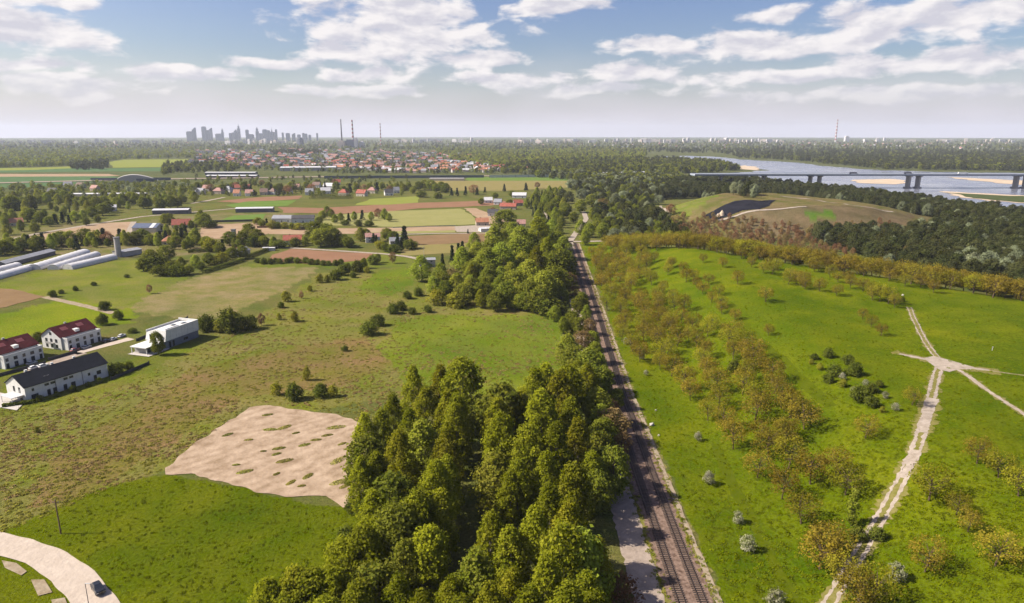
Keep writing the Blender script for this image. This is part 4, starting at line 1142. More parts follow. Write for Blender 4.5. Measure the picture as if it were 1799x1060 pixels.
def gable_roof(L, W_, e, r, o=0.5, t=0.22, roof='gable'):
    mb = MB()
    k = (r - e) / (W_ / 2)
    if roof == 'hip':
        hx = min(L, W_) / 2 * 0.95
        b = [(-o, -o, e), (L + o, -o, e), (L + o, W_ + o, e), (-o, W_ + o, e)]
        mid = [(hx, W_ / 2, r), (L - hx, W_ / 2, r)] if L >= W_ else [(L / 2, hx, r), (L / 2, W_ - hx, r)]
        v = [(a, b_, c - t) for a, b_, c in b] + b + mid
        if L >= W_: f = [(4, 5, 9, 8), (5, 6, 9), (6, 7, 8, 9), (7, 4, 8)]
        else: f = [(4, 5, 8), (5, 6, 9, 8), (6, 7, 9), (7, 4, 8, 9)]
        f += [(0, 1, 5, 4), (1, 2, 6, 5), (2, 3, 7, 6), (3, 0, 4, 7), (3, 2, 1, 0)]
        return mb.poly(v, f)
    for s in (0, 1):
        ye = -o if s == 0 else W_ + o
        ze = e - k * o
        q = [(-o, ye, ze + 0.03), (L + o, ye, ze + 0.03), (L + o, W_ / 2, r + 0.03), (-o, W_ / 2, r + 0.03)]
        if s: q = q[::-1]
        v = q + [(a, b, c + t) for a, b, c in q]
        mb.poly(v, [(3, 2, 1, 0), (4, 5, 6, 7), (0, 1, 5, 4), (1, 2, 6, 5), (2, 3, 7, 6), (3, 0, 4, 7)])
    return mb


def house(loc, rz, L, W_, e, r, wall, roofm, label, group=None, wins=2, roof='gable', name='house', cat='house', chimney=True, z=0.0, scale=None):
    root = empty(name, (loc[0], loc[1], z), rz, scale)
    add('wall', cached(('gw', L, W_, e, r, roof, wall), lambda: gable_wall(L, W_, e, r, roof).mesh('wall', MAT[wall])), root)
    ro = add('roof', cached(('gr', L, W_, e, r, roof, roofm), lambda: gable_roof(L, W_, e, r, roof=roof).mesh('roof', MAT[roofm])), root)
    if chimney:
        add('chimney', cached(('ch', round(r, 1)), lambda: MB().box(-0.4, 0.4, -0.3, 0.3, r - 1.0, r + 0.9).box(-0.46, 0.46, -0.36, 0.36, r + 0.9, r + 1.02).mesh('chimney', MAT['brick_red'])), ro, (L * 0.35, W_ / 2 + 0.4, 0))
    if wins:
        for fl in range(max(1, int(e // 2.7))):
            zz = 0.9 + fl * 2.8
            for i in range(wins):
                u = L * (i + 0.5) / wins
                if fl == 0 and i == wins // 2: window(root, 'F', u, 0.05, 1.0, 2.1, L, W_, 'frame_dark', 'door')
                else: window(root, 'F', u, zz, 1.4, 1.3, L, W_)
            for u in (W_ * 0.3, W_ * 0.7): window(root, 'L', u, zz, 1.2, 1.3, L, W_)
        if roof == 'gable': window(root, 'L', W_ / 2, e + 0.3, 1.1, 1.1, L, W_)
    return setp(root, label, cat, group)


def frame(A, B):
    d = np.array(B[:2]) - np.array(A[:2])
    return math.atan2(d[1], d[0]), float(np.linalg.norm(d))


# ------------------------------------------------------------------ black-roofed terrace, lower left
A, B = P(47, 707), P(191, 661)
rzD, LD = frame(A, B)
WD, eD, rD = 12.5, 5.9, 9.6
D = empty('terrace_house', (A[0], A[1], 0), rzD)
setp(D, 'long white terrace with black gabled roof at the lower left edge', 'house')
add('wall', gable_wall(LD, WD, eD, rD).mesh('wall', MAT['plaster_white']), D)
roofD = add('roof', gable_roof(LD, WD, eD, rD, 0.45, 0.25).mesh('roof', MAT['roof_black']), D)
for u in (LD * 0.27, LD * 0.31): add('skylight', MB().box(u - 0.4, u + 0.4, 2.0, 2.9, eD + 1.35, eD + 1.42).mesh('skylight', MAT['roof_grey']), roofD, (0, 0, 0.16))
for u in (LD * 0.15, LD * 0.45, LD * 0.72): MB().box(u - 0.5, u + 0.5, WD / 2 + 0.2, WD / 2 + 0.9, rD - 1, rD + 0.9).build('chimney', MAT['plaster_white'], roofD)
for u in (LD * 0.345, LD * 0.67): MB().box(u - 0.08, u + 0.08, -0.14, 0.05, 0, eD - 0.3).build('downpipe', MAT['frame_dark'], D)
for (u, z, w, h) in [(3.2, 0.2, 2.4, 2.0), (8.3, 0.05, 1.1, 2.3), (10.6, 0.1, 1.3, 2.2), (2.8, 3.7, 0.7, 0.9), (7.9, 4.2, 1.5, 0.75), (10.1, 4.2, 1.5, 0.75), (15.0, 4.2, 1.4, 0.75), (17.2, 4.2, 1.4, 0.75), (17.6, 0.1, 1.6, 2.2), (14.5, 0.1, 1.2, 2.2),
                     (24.2, 2.9, 0.8, 1.0), (28.2, 2.3, 1.6, 1.4), (26.5, 0.1, 1.1, 2.1)]:
    window(D, 'F', u * LD / 32, z, w, h, LD, WD, 'frame_dark')
for (u, z, w, h) in [(3.6, 3.4, 1.0, 1.9), (7.2, 3.4, 1.0, 1.9), (3.0, 0.2, 2.0, 2.1), (8.0, 0.2, 2.0, 2.1)]: window(D, 'L', u, z, w, h, LD, WD, 'frame_dark')
po = MB().box(-4.6, -0.15, 0.8, 8.5, 2.75, 2.95)
porch = po.build('porch_roof', MAT['roof_metal'], D)
for yy in (1.1, 8.2): MB().box(-4.4, -4.2, yy - 0.1, yy + 0.1, -0.1, 2.75).build('post', MAT['frame_white'], porch)
p = P(-6, 705); rr = empty('swimming_pool', (p[0], p[1], 0.05), rzD)
MB().box(-5, 4, -2.4, -1.9, -0.2, 0.18).box(-5, 4, 1.9, 2.4, -0.2, 0.18).box(-5, -4.5, -1.9, 1.9, -0.2, 0.18).box(3.5, 4, -1.9, 1.9, -0.2, 0.18).build('rim', MAT['paving'], rr)
MB().box(-4.5, 3.5, -1.9, 1.9, -0.2, 0.08).build('pool_surface', MAT['pool_water'], rr)
setp(rr, 'small turquoise swimming pool at the left edge beside the black-roofed terrace', 'pool')
sheet('paved_terrace', [(-30, 712), (-5, 690), (14, 694), (44, 708), (30, 722)], MAT['paving'], jit=0.03)

# ------------------------------------------------------------------ two red-roofed houses
def red_house(loc, rz, L, label):
    W_, e, r = 13.0, 6.2, 10.2
    o = empty('detached_house', (loc[0], loc[1], 0), rz)
    add('wall', cached(('rhw', L), lambda: gable_wall(L, W_, e, r).mesh('wall', MAT['plaster_white'])), o)
    ro = add('roof', cached(('rhr', L), lambda: gable_roof(L, W_, e, r, 0.5, 0.25).mesh('roof', MAT['roof_maroon'])), o)
    for u in (L * 0.28, L * 0.72):   # pale red skylight bands and white dormer boxes
        add('skylight', cached(('sky', 1), lambda: MB().poly([(-1.6, 3.1, e + 2.15), (1.6, 3.1, e + 2.15), (1.6, 5.0, e + 3.32), (-1.6, 5.0, e + 3.32), (-1.6, 3.1, e + 1.9), (1.6, 3.1, e + 1.9), (1.6, 5.0, e + 3.07), (-1.6, 5.0, e + 3.07)], [(0, 1, 2, 3), (0, 4, 5, 1), (1, 5, 6, 2), (2, 6, 7, 3), (3, 7, 4, 0), (7, 6, 5, 4)]).mesh('skylight', MAT['skylight'])), ro, (u, 0, 0.06))
    add('dormer', cached(('dorm', 1), lambda: MB().box(-1.1, 1.1, 0.5, 3.4, e - 0.2, e + 1.9).mesh('dormer', MAT['plaster_white'])), ro, (L * 0.5, 0, 0))
    add('chimney', cached(('ch', 'rh'), lambda: MB().box(-0.5, 0.5, -0.35, 0.35, r - 1, r + 0.9).mesh('chimney', MAT['plaster_grey'])), ro, (L * 0.45, W_ / 2 + 0.5, 0))
    # lower front wing with a roof terrace
    wg = add('front_wing', cached(('rhg', L), lambda: MB().box(0.6, L - 0.6, -3.6, -0.004, -0.2, 5.4).mesh('front_wing', MAT['plaster_white'])), o)
    add('parapet', cached(('rhp', L), lambda: MB().box(0.5, L - 0.5, -3.7, -3.5, 5.4, 6.1).box(0.5, 0.7, -3.5, -0.2, 5.4, 6.1).box(L - 0.7, L - 0.5, -3.5, -0.2, 5.4, 6.1).mesh('parapet', MAT['plaster_white'])), wg)
    w2 = empty_dummy = None
    for i in range(5):
        u = L * (i + 0.5) / 5
        for z, h in ((0.15, 2.1), (3.3, 1.3)):
            ob = window(o, 'F', u, z, 1.5 if i % 2 else 1.1, h, L, W_, 'frame_dark'); ob.location.y = -3.6
    for u in (3.2, 6.5, 9.8):
        for z in (0.8, 3.5): window(o, 'L', u, z, 1.3, 1.5, L, W_, 'frame_dark')
    window(o, 'L', W_ / 2, 7.0, 1.3, 1.2, L, W_, 'frame_dark')
    bl = MB().box(-1.6, -0.02, 4.6, 8.6, 3.0, 3.2).box(-1.6, -1.5, 4.6, 8.6, 3.2, 4.1)
    add('balcony', bl.mesh('balcony', MAT['plaster_grey']), o)
    return setp(o, label, 'house', 'red-roofed houses by the terrace')


A, B = P(119, 617), P(181, 598)
rzR, LR = frame(A, B)
nrm = np.array((-math.sin(rzR), math.cos(rzR)))
red_house(A[:2] + nrm * 3.6, rzR, 18.5, 'white house with dark red roof, the right one of two')
A2, B2 = P(-2, 651), P(80, 628)
red_house(B2[:2] - np.array((math.cos(rzR), math.sin(rzR))) * 18.5 + nrm * 3.6, rzR, 18.5, 'white house with dark red roof cut by the left edge')

# ------------------------------------------------------------------ white modern house
A, B = P(292, 614), P(351, 592)
rzM, LM = frame(A, B)
M_ = empty('modern_house', (A[0], A[1], 0), rzM)
setp(M_, 'white modern house with grey lower storey and solar panels on its roof', 'house')
WM = 12.0
MB().box(0.3, LM - 0.3, 0.3, WM - 0.3, -0.2, 3.7).build('lower_storey', MAT['cladding_grey'], M_)
up = MB().poly([(0, 0, 3.7), (LM, 0, 3.7), (LM, WM, 3.7), (0, WM, 3.7), (1.2, 0, 8.6), (LM, 0, 8.6), (LM, WM, 7.4), (1.2, WM, 7.4), (1.2, WM * 0.45, 8.9)], [(3, 2, 1, 0), (0, 1, 5, 4), (1, 2, 6, 5), (2, 3, 7, 6), (3, 0, 4, 8, 7), (4, 5, 6, 7, 8)]).build('upper_storey', MAT['plaster_white'], M_)
MB().box(1.0, LM + 0.05, -0.05, 0.25, 8.62, 9.15).box(LM - 0.25, LM + 0.05, 0.25, WM, 8.0, 9.15).box(1.0, LM - 0.25, WM - 0.25, WM + 0.05, 7.5, 8.4).build('parapet', MAT['plaster_white'], up)
def slab_on_roof(x0, x1, y0, y1):
    z = lambda yy: 8.95 - yy * 0.1
    return MB().poly([(x0, y0, z(y0)), (x1, y0, z(y0)), (x1, y1, z(y1)), (x0, y1, z(y1)), (x0, y0, z(y0) + .08), (x1, y0, z(y0) + .08), (x1, y1, z(y1) + .08), (x0, y1, z(y1) + .08)], [(3, 2, 1, 0), (4, 5, 6, 7), (0, 1, 5, 4), (1, 2, 6, 5), (2, 3, 7, 6), (3, 0, 4, 7)])
for i in range(4): slab_on_roof(3.0 + i * 2.05, 4.95 + i * 2.05, 1.4, 3.4).build('solar_panel', MAT['solar'], up)
for (x0, x1, y0, y1) in ((11.5, 14.0, 6.0, 8.2), (15.0, 17.8, 3.0, 5.2)): slab_on_roof(x0, x1, y0, y1).build('roof_light', MAT['glass'], up)
for (u, z, w, h) in [(3.0, 0.3, 1.0, 2.6), (5.2, 0.3, 1.0, 2.6), (13.0, 1.2, 2.6, 1.1)]:
    ob = window(M_, 'F', u, z, w, h, LM, WM, 'frame_dark'); ob.location.y = 0.3
for (u, z, w, h) in [(3.0, 4.4, 2.2, 2.4), (8.0, 4.4, 2.2, 2.2)]: window(M_, 'L', u, z, w, h, LM, WM, 'frame_dark')
for u in np.arange(3.6, LM, 3.6): MB().box(u - 0.03, u + 0.03, -0.02, 0.02, 3.75, 8.55).build('panel_joint', MAT['cladding_grey'], up)
wing = MB().box(-10.5, 0.28, 1.0, 10.5, 3.2, 3.65).build('wing_roof', MAT['plaster_white'], M_)
MB().box(-8.5, 0.26, 3.0, 10.0, -0.2, 3.2).build('wing_wall', MAT['plaster_grey'], M_)
for yy in (1.3, 10.1): MB().box(-10.2, -9.9, yy - 0.15, yy + 0.15, -0.2, 3.2).build('post', MAT['frame_white'], wing)
gl = MB().box(-7.8, -0.6, 2.93, 2.99, 0.2, 2.8).build('glass_wall', MAT['glass'], M_)
pw_ = [M_.matrix_basis @ Vector(q) for q in ((-12, -1.5, 0), (0, -1.5, 0), (0, 10, 0), (-12, 10.8, 0))]
bpy.context.view_layer.update()
pw_ = [Matrix.LocRotScale(M_.location, M_.rotation_euler, None) @ Vector(q) for q in ((-12, -1.5, 0), (1, -1.5, 0), (1, 10, 0), (-12, 10.8, 0))]
sheet('paved_terrace', None, MAT['paving'], jit=0.03, world_pts=[(q.x, q.y) for q in pw_])

# ------------------------------------------------------------------ cars
pm('paint_black', (0.015, 0.016, 0.018), 0.25, 0.1, spec=0.6); pm('paint_silver', (0.45, 0.45, 0.46), 0.3, 0.1, spec=0.6); pm('paint_white', (0.72, 0.71, 0.70), 0.3, 0.05, spec=0.6)
pm('paint_red', (0.25, 0.03, 0.025), 0.3, 0.1, spec=0.6); pm('rubber', (0.02, 0.02, 0.02), 0.8); pm('lamp_white', (0.8, 0.8, 0.78), 0.2); pm('lamp_red', (0.35, 0.02, 0.02), 0.3)


def car_meshes(paint):
    def mk():
        prof = [(-2.15, 0.35), (-2.2, 0.75), (-2.05, 0.95), (-1.0, 1.02), (1.2, 1.02), (2.0, 0.95), (2.2, 0.80), (2.2, 0.35)]
        def ext(pr, half):
            n = len(pr)
            v = []
            for sgn, hw in ((-1, half), (-0.88, half), (0.88, half), (1, half)):
                for (a, b) in pr:
                    inset = 0.93 if abs(sgn) == 1 else 1.0
                    v.append((a * (0.97 if abs(sgn) == 1 else 1), sgn * hw * 1.0 if abs(sgn) == 1 else sgn * hw, 0.35 + (b - 0.35) * inset))
            f = [tuple(range(n - 1, -1, -1)), tuple(3 * n + i for i in range(n))]
            for k in range(3): f += [(k * n + i, k * n + (i + 1) % n, (k + 1) * n + (i + 1) % n, (k + 1) * n + i) for i in range(n)]
            return MB().poly(v, f)
        body = ext(prof, 0.9).mesh('body', MAT[paint])
        c = [(-1.75, 1.0), (-1.35, 1.48), (0.25, 1.5), (1.1, 1.0)]
        gh = MB()
        v = [(a, s * (0.82 if b < 1.2 else 0.62), b) for s in (-1, 1) for a, b in c]
        gh.poly(v, [(3, 2, 1, 0), (4, 5, 6, 7), (0, 1, 5, 4), (1, 2, 6, 5), (2, 3, 7, 6), (3, 0, 4, 7)])
        cabin = gh.mesh('window', MAT['glass'])
        roof = MB().poly([(-1.36, -0.63, 1.475), (0.26, -0.63, 1.495), (0.26, 0.63, 1.495), (-1.36, 0.63, 1.475), (-1.28, -0.56, 1.54), (0.18, -0.56, 1.555), (0.18, 0.56, 1.555), (-1.28, 0.56, 1.54)], [(3, 2, 1, 0), (4, 5, 6, 7), (0, 1, 5, 4), (1, 2, 6, 5), (2, 3, 7, 6), (3, 0, 4, 7)]).mesh('roof_panel', MAT[paint])
        wb = MB(); n = 14
        a = [2 * math.pi * i / n for i in range(n)]
        v = [(0.32 * math.cos(t), s * 0.11, 0.32 + 0.32 * math.sin(t)) for s in (-1, 1) for t in a]
        wheel = wb.poly(v, [tuple(range(n)), tuple(range(2 * n - 1, n - 1, -1))] + [(n + i, n + (i + 1) % n, (i + 1) % n, i) for i in range(n)]).mesh('wheel', MAT['rubber'])
        v = [(0.2 * math.cos(t), s * 0.125, 0.32 + 0.2 * math.sin(t)) for s in (-1, 1) for t in a]
        rim = MB().poly(v, [tuple(range(n)), tuple(range(2 * n - 1, n - 1, -1))] + [(n + i, n + (i + 1) % n, (i + 1) % n, i) for i in range(n)]).mesh('rim', MAT['paint_silver'])
        head = MB().box(2.08, 2.2, -0.2, 0.2, 0.62, 0.80).mesh('headlight', MAT['lamp_white'])
        tail = MB().box(-2.2, -2.06, -0.18, 0.18, 0.68, 0.86).mesh('tail_light', MAT['lamp_red'])
        return body, cabin, roof, wheel, rim, head, tail
    return cached(('car', paint), mk)


def car(x, y, rz, paint, label, group=None, z=0.0, s=1.0):
    body, cabin, roof, wheel, rim, head, tail = car_meshes(paint)
    o = empty('parked_car' if group else 'car', (x, y, z), rz, s)
    add('body', body, o); cb = add('window', cabin, o); add('roof_panel', roof, o)
    for a in (-1.3, 1.35):
        for b in (-0.82, 0.82):
            w = add('wheel', wheel, o, (a, b, 0)); add('rim', rim, w)
    for b in (-0.62, 0.62): add('headlight', head, o, (0, b, 0)); add('tail_light', tail, o, (0, b, 0))
    return setp(o, label, 'car', group)


p = P(173, 1040); q = P(190, 1066); car(p[0], p[1], math.atan2(q[1] - p[1], q[0] - p[0]), 'paint_black', 'black car driving on the pale concrete road', z=0.35, s=1.08)
for (a, b, dr, pt, lab) in [(214, 592, rzR + 0.2, 'paint_white', 'white car parked on the driveway near the modern house'), (199, 598, rzR + 0.3, 'paint_silver', 'silver car parked beside the white one on the driveway'), (188, 601, rzR - 0.2, 'paint_black', 'dark car parked at the corner of the right red-roofed house'),
                            (56, 640, rzR, 'paint_silver', 'silver car parked in front of the left red-roofed house'), (60, 648, rzR, 'paint_white', 'white car parked behind the terrace, upper of two'), (76, 645, rzR, 'paint_white', 'white car parked behind the terrace, right of the other white one'), (132, 617, rzR, 'paint_red', 'reddish car parked between terrace and red-roofed house'), (152, 612, rzR, 'paint_silver', 'grey car parked near the end of the terrace')]:
    p = P(a, b); car(p[0], p[1], dr, pt, lab, 'cars parked between the houses')

# ------------------------------------------------------------------ poles
def pole(x, y, h, label, arm=True, z=0.0, r=0.14, mt='wood', name='utility_pole', cat='pole'):
    o = empty(name, (x, y, z))
    MB().cyl((0, 0), r, r * 0.7, -0.3, h, 8).build('shaft', MAT[mt], o)
    if arm:
        MB().box(-0.9, 0.9, -0.06, 0.06, h - 0.7, h - 0.55).build('crossarm', MAT[mt], o)
        for a in (-0.75, 0.0, 0.75): MB().cyl((a, 0), 0.05, 0.03, h - 0.55 if a else h, h - 0.3 if a else h + 0.2, 6).build('insulator', MAT['frame_white'], o)
    return setp(o, label, cat)


p = P(107, 938); pole(p[0], p[1], 9.6, 'wooden utility pole on the lawn beside the concrete road', r=0.2)
p = P(158, 1075); o = pole(p[0], p[1], 7.0, 'thin street lamp post by the car on the concrete road', False, mt='steel_dark', r=0.09, name='street_lamp', cat='lamp post')
MB().box(-0.05, 1.1, -0.08, 0.08, 6.9, 7.02).build('lamp_head', MAT['frame_white'], o)
for (a, b, h, lab) in [(880, 373, 12, 'thin grey pole among the farm houses'), (745, 452, 9, 'chimney-like pole by the small grey house')]:
    p = P(a, b); pole(p[0], p[1], h, lab, mt='concrete')
# marker stones and the pale rock on the meadow
pm('stone', (0.55, 0.50, 0.45), 0.9, 0.2, 2.0)
for (a, b, s, lab) in [(1586, 520, 0.8, 'pale rock on the upper meadow beside the large robinia'), (1145, 748, 0.9, 'white stone marker in the grass right of the railway'), (1152, 722, 0.45, 'small white stone higher up beside the railway'), (1157, 766, 0.45, 'small white stone lower down beside the railway')]:
    p = P(a, b); r = np.random.default_rng(int(a))
    d = r.normal(0, 1, (26, 3)); d /= np.linalg.norm(d, axis=1, keepdims=True)
    import bmesh
    bm = bmesh.new()
    for q in d * r.uniform(0.75, 1.1, (26, 1)): bm.verts.new(q * s * np.array((1, 0.8, 0.9)))
    bmesh.ops.convex_hull(bm, input=bm.verts)
    me = bpy.data.meshes.new('rock'); bm.to_mesh(me); bm.free(); me.materials.append(MAT['stone'])
    setp(add('rock', me, loc=(p[0], p[1], p[2] + s * 0.45)), lab, 'rock')
p = P(1743, 616); o = empty('marker_post', p); MB().box(-0.08, 0.08, -0.08, 0.08, -0.3, 1.7).build('post', MAT['frame_white'], o); MB().box(-0.25, 0.25, -0.12, -0.085, 1.2, 1.65).build('plate', MAT['frame_white'], o)
setp(o, 'white marker post alone on the right meadow', 'post')
# grassy mounds left on the sandy lot
pm('mound_grass', (0.15, 0.16, 0.035), 0.95, 0.35, 1.5)
MAT['mound_leaf'] = leaf_mat('leaf_mound', (0.26, 0.26, 0.045), (0.42, 0.38, 0.10), hue=0.02, trans=0.2)
for i, (a, b, w) in enumerate([(500, 752, 9), (475, 756, 8), (590, 752, 11), (575, 766, 5), (520, 762, 4), (490, 789, 6), (486, 799, 4), (500, 811, 7), (535, 783, 6), (555, 774, 5), (595, 810, 8), (597, 848, 8), (541, 838, 6), (511, 849, 5), (486, 834, 4), (463, 794, 3), (615, 790, 5), (601, 781, 4), (605, 856, 4), (437, 774, 5), (415, 818, 4), (470, 730, 5), (530, 855, 4), (430, 830, 6), (400, 765, 5)]):
    p = P(a, b); r = np.random.default_rng(i + 50); n = 420
    rad = np.sqrt(r.random(n)); t = r.uniform(0, 6.283, n); mpx = w * 0.33
    L_ = mpx * r.uniform(0.9, 1.3)
    c = np.stack([rad * np.cos(t) * L_, rad * np.sin(t) * L_ * 0.7, 0.05 + 0.42 * (1 - rad ** 2) * r.uniform(0.5, 1.2)], 1) if False else np.stack([rad * np.cos(t) * L_, rad * np.sin(t) * L_ * 0.45, 0.03 + 0.16 * (1 - rad ** 2) * r.uniform(0.4, 1.2, n)], 1)
    nn = np.stack([np.cos(t) * rad, np.sin(t) * rad, np.full(n, 0.7)], 1)
    v, f = cards(c, nn, 0.19, r)
    me = mesh_np('grass_mound', v, f, (MAT['mound_leaf'],), attrs={'tint': ('FLOAT', np.repeat(r.uniform(0, 1, n), 4).astype(np.float32))})
    setp(add('grass_mound', me, loc=(p[0], p[1], 0.2), rot=float(r.uniform(-0.6, 0.6) + 0.6)), 'small grassy mound left on the bare sandy lot', 'grass mound', 'grassy mounds on the sandy lot')

p = P(1268, 378); bmh = MB().cyl((0, 0), 3.8, 2.2, -1.5, 2.6, 11).cyl((0.3, 0.2), 2.2, 0.4, 2.6, 5.2, 11).cyl((-4, -1), 3.4, 0.6, -1.5, 1.8, 9)
setp(bmh.build('sand_heap', MAT['riversand'], loc=p), 'pale pointed sand heap at the edge of the lined basin', 'sand heap')

# ------------------------------------------------------------------ greenhouses, barns and sheds on the plain
def tunnel(a, b, width, h, label, group):
    A, B = P(*a), P(*b); rz, L = frame(A, B)
    o = empty('greenhouse', (A[0], A[1], 0), rz)
    n = 10; sec = [(width / 2 * (1 + math.cos(math.pi - math.pi * i / n)), h * (0.25 + 0.75 * math.sin(math.pi * i / n)) if 0 < i < n else h * 0.25) for i in range(n + 1)]
    sec = [(0, 0)] + sec + [(width, 0)]
    m = len(sec); v = [(x, y, z) for x in (0, L) for y, z in sec]
    MB().poly(v, [(i, i + 1, m + i + 1, m + i) for i in range(m - 1)][::1] + [tuple(range(m)), tuple(range(2 * m - 1, m - 1, -1))]).build('film_cover', MAT['film'], o)
    for k in range(int(L // 6) + 1):
        MB().tube([(k * 6 if k * 6 < L else L, y, z + 0.04) for y, z in sec], 0.06, 4).build('hoop', MAT['frame_white'], o)
    MB().box(-0.08, 0.05, width * 0.4, width * 0.6, 0, 2.1).build('door', MAT['frame_white'], o)
    return setp(o, label, 'greenhouse', group)


G = 'polytunnels at the left edge of the lawn'
tunnel((72, 474), (160, 446), 10, 4.2, 'longest white polytunnel of the group, left of the lawn', G)
tunnel((103, 474), (178, 450), 8, 4.0, 'white polytunnel in the middle of the group', G)
tunnel((128, 474), (207, 455), 9, 4.0, 'white polytunnel closest to the lawn', G)
tunnel((-50, 492), (40, 469), 8, 3.6, 'white polytunnel at the left edge, farther of two', G)
tunnel((-60, 508), (66, 472), 9, 3.6, 'white polytunnel at the left edge, nearer of two', G)


def shed(a, b, W_, e, r, wall, roofm, label, wins=0, cat='shed', name='shed', chimney=False, group=None, roof='gable'):
    A, B = P(*a), P(*b); rz, L = frame(A, B)
    return house(A, rz, round(L, 1), W_, e, r, wall, roofm, label, group, wins, roof, name, cat, chimney)


shed((11, 470), (98, 447), 9, 3, 4.6, 'steel_dark', 'roof_grey', 'long grey-roofed shed behind the polytunnels')
o = shed((233, 409), (275, 409), 18, 5, 8.5, 'plaster_cream', 'roof_blue', 'barn with dark blue roof and a white skylight strip', name='barn', cat='barn')
MB().poly([(17.6, -0.2, 5.2), (21.6, -0.2, 5.2), (21.6, 9, 8.85), (17.6, 9, 8.85), (17.6, -0.2, 4.9), (21.6, -0.2, 4.9), (21.6, 9, 8.55), (17.6, 9, 8.55)], [(0, 1, 2, 3), (4, 7, 6, 5), (0, 4, 5, 1), (1, 5, 6, 2), (2, 6, 7, 3), (3, 7, 4, 0)]).build('skylight_strip', MAT['film'], o)
shed((268, 377), (331, 376), 14, 5, 6.4, 'steel_dark', 'roof_metal', 'long dark shed with pale metal roof left of the road')
shed((414, 374), (479, 373), 14, 5, 6.2, 'steel_dark', 'roof_metal', 'long dark shed with pale metal roof beyond the green plot')
shed((95, 346), (255, 345), 12, 4, 5.2, 'plaster_cream', 'film', 'very long white glasshouse among the far trees', name='glasshouse', cat='greenhouse')
shed((362, 313), (450, 313), 22, 5, 6.5, 'steel_dark', 'film', 'long white-roofed hall beside the motorway, nearer row', name='hall', cat='hall')
shed((360, 308), (448, 308), 20, 6, 7.5, 'steel_dark', 'roof_metal', 'long pale-roofed hall beside the motorway, farther row', name='hall', cat='hall')
shed((492, 301), (590, 300), 60, 9, 11, 'plaster_grey', 'film', 'large white-roofed hall in front of the suburb', name='hall', cat='hall')
shed((1040, 311), (1142, 309), 16, 9, 10, 'plaster_cream', 'film', 'long pale hall in the trees beside the motorway', name='hall', cat='hall')
shed((755, 318), (815, 318), 10, 5, 6, 'plaster_cream', 'plaster_grey', 'low pale tunnel portal building beside the motorway', name='portal_building', cat='building')
shed((478, 391), (512, 391), 14, 4.5, 7.5, 'plaster_white', 'roof_grey', 'grey-roofed farm house left in the walled garden', 3, 'house', 'house', True)
shed((513, 392), (552, 391), 12, 5, 8, 'plaster_white', 'roof_dark', 'dark-roofed white house right in the walled garden', 3, 'house', 'house', True)
shed((302, 401), (334, 400), 10, 3.5, 9.0, 'plaster_cream', 'roof_red', 'house with steep red roof between the trees by the barn', 3, 'house', 'house', True)
shed((285, 431), (318, 429), 12, 3.5, 7.5, 'plaster_cream', 'roof_orange', 'house with orange hipped roof below the barn', 3, 'house', 'house', True, roof='hip')
shed((498, 431), (530, 430), 10, 4.5, 8.5, 'plaster_white', 'roof_red', 'white house with red roof beside the dirt road', 3, 'house', 'house', True)
shed((643, 427), (668, 426), 9, 5.5, 8.5, 'plaster_white', 'roof_pink', 'white house with pink roof hidden in garden trees', 2, 'house', 'house', True)
shed((686, 430), (706, 429), 8, 3.2, 6, 'plaster_grey', 'roof_grey', 'small grey house right of the pink-roofed one', 2, 'house', 'house', True)
shed((738, 470), (765, 469), 8, 5.5, 6.5, 'plaster_grey', 'roof_grey', 'small square grey house at the corner of the grove', 2, 'house', 'house', True)
shed((215, 452), (250, 446), 12, 4, 5, 'plaster_grey', 'roof_grey', 'low grey farm building beside the concrete tower', name='farm_building', cat='building')
shed((416, 452), (440, 446), 8, 3.5, 6, 'plaster_cream', 'roof_grey', 'small grey-roofed house behind the clipped hedge', 2, 'house', 'house', True)
shed((180, 372), (205, 371), 9, 5, 8, 'plaster_white', 'roof_metal', 'white house with pale roof in the far left trees', 2, 'house', 'house', True)
shed((15, 398), (42, 396), 10, 4, 8, 'plaster_cream', 'roof_orange', 'orange-roofed house hidden in the left trees', 2, 'house', 'house', True)
shed((845, 408), (866, 407), 9, 3.2, 4.2, 'plaster_white', 'roof_metal', 'low white building on the gravel yard by the fields', name='farm_building', cat='building')
shed((462, 441), (482, 441), 3, 2.6, 2.8, 'frame_white', 'frame_white', 'white container at the left end of the dirt road', name='container', cat='container')
shed((528, 403), (548, 403), 4, 2.6, 2.9, 'film', 'film', 'small white shelter at the garden wall', name='shelter', cat='shelter')
o = empty('concrete_tower', P(209, 452)); MB().cyl((0, 0), 2.4, 2.2, -0.3, 16, 14).build('shaft', MAT['concrete'], o); MB().cyl((0, 0), 2.5, 2.5, 16, 16.8, 14).build('cap', MAT['concrete_dark'], o)
setp(o, 'round concrete tower by the farm building behind the polytunnels', 'tower')
o = empty('concrete_tower', P(412, 424)); MB().box(-1.6, 1.6, -1.6, 1.6, -0.3, 11).build('shaft', MAT['concrete'], o); MB().box(-1.9, 1.9, -1.9, 1.9, 11, 11.6).build('cap', MAT['concrete_dark'], o)
setp(o, 'slim square concrete tower among the garden trees', 'tower')
# walls and clipped hedges
def wall_line(a, b, h, t, mt, label, name='garden_wall', cat='wall'):
    A, B = P(*a), P(*b); rz, L = frame(A, B)
    o = empty(name, (A[0], A[1], 0), rz)
    n = max(1, int(L // 12))
    for i in range(n): MB().box(i * L / n + 0.1, (i + 1) * L / n - 0.1, -t / 2, t / 2, -0.2, h).build('panel', MAT[mt], o)
    for i in range(n + 1): MB().box(i * L / n - 0.2, i * L / n + 0.2, -t / 2 - 0.08, t / 2 + 0.08, -0.2, h + 0.3).build('post', MAT[mt], o)
    return setp(o, label, cat)


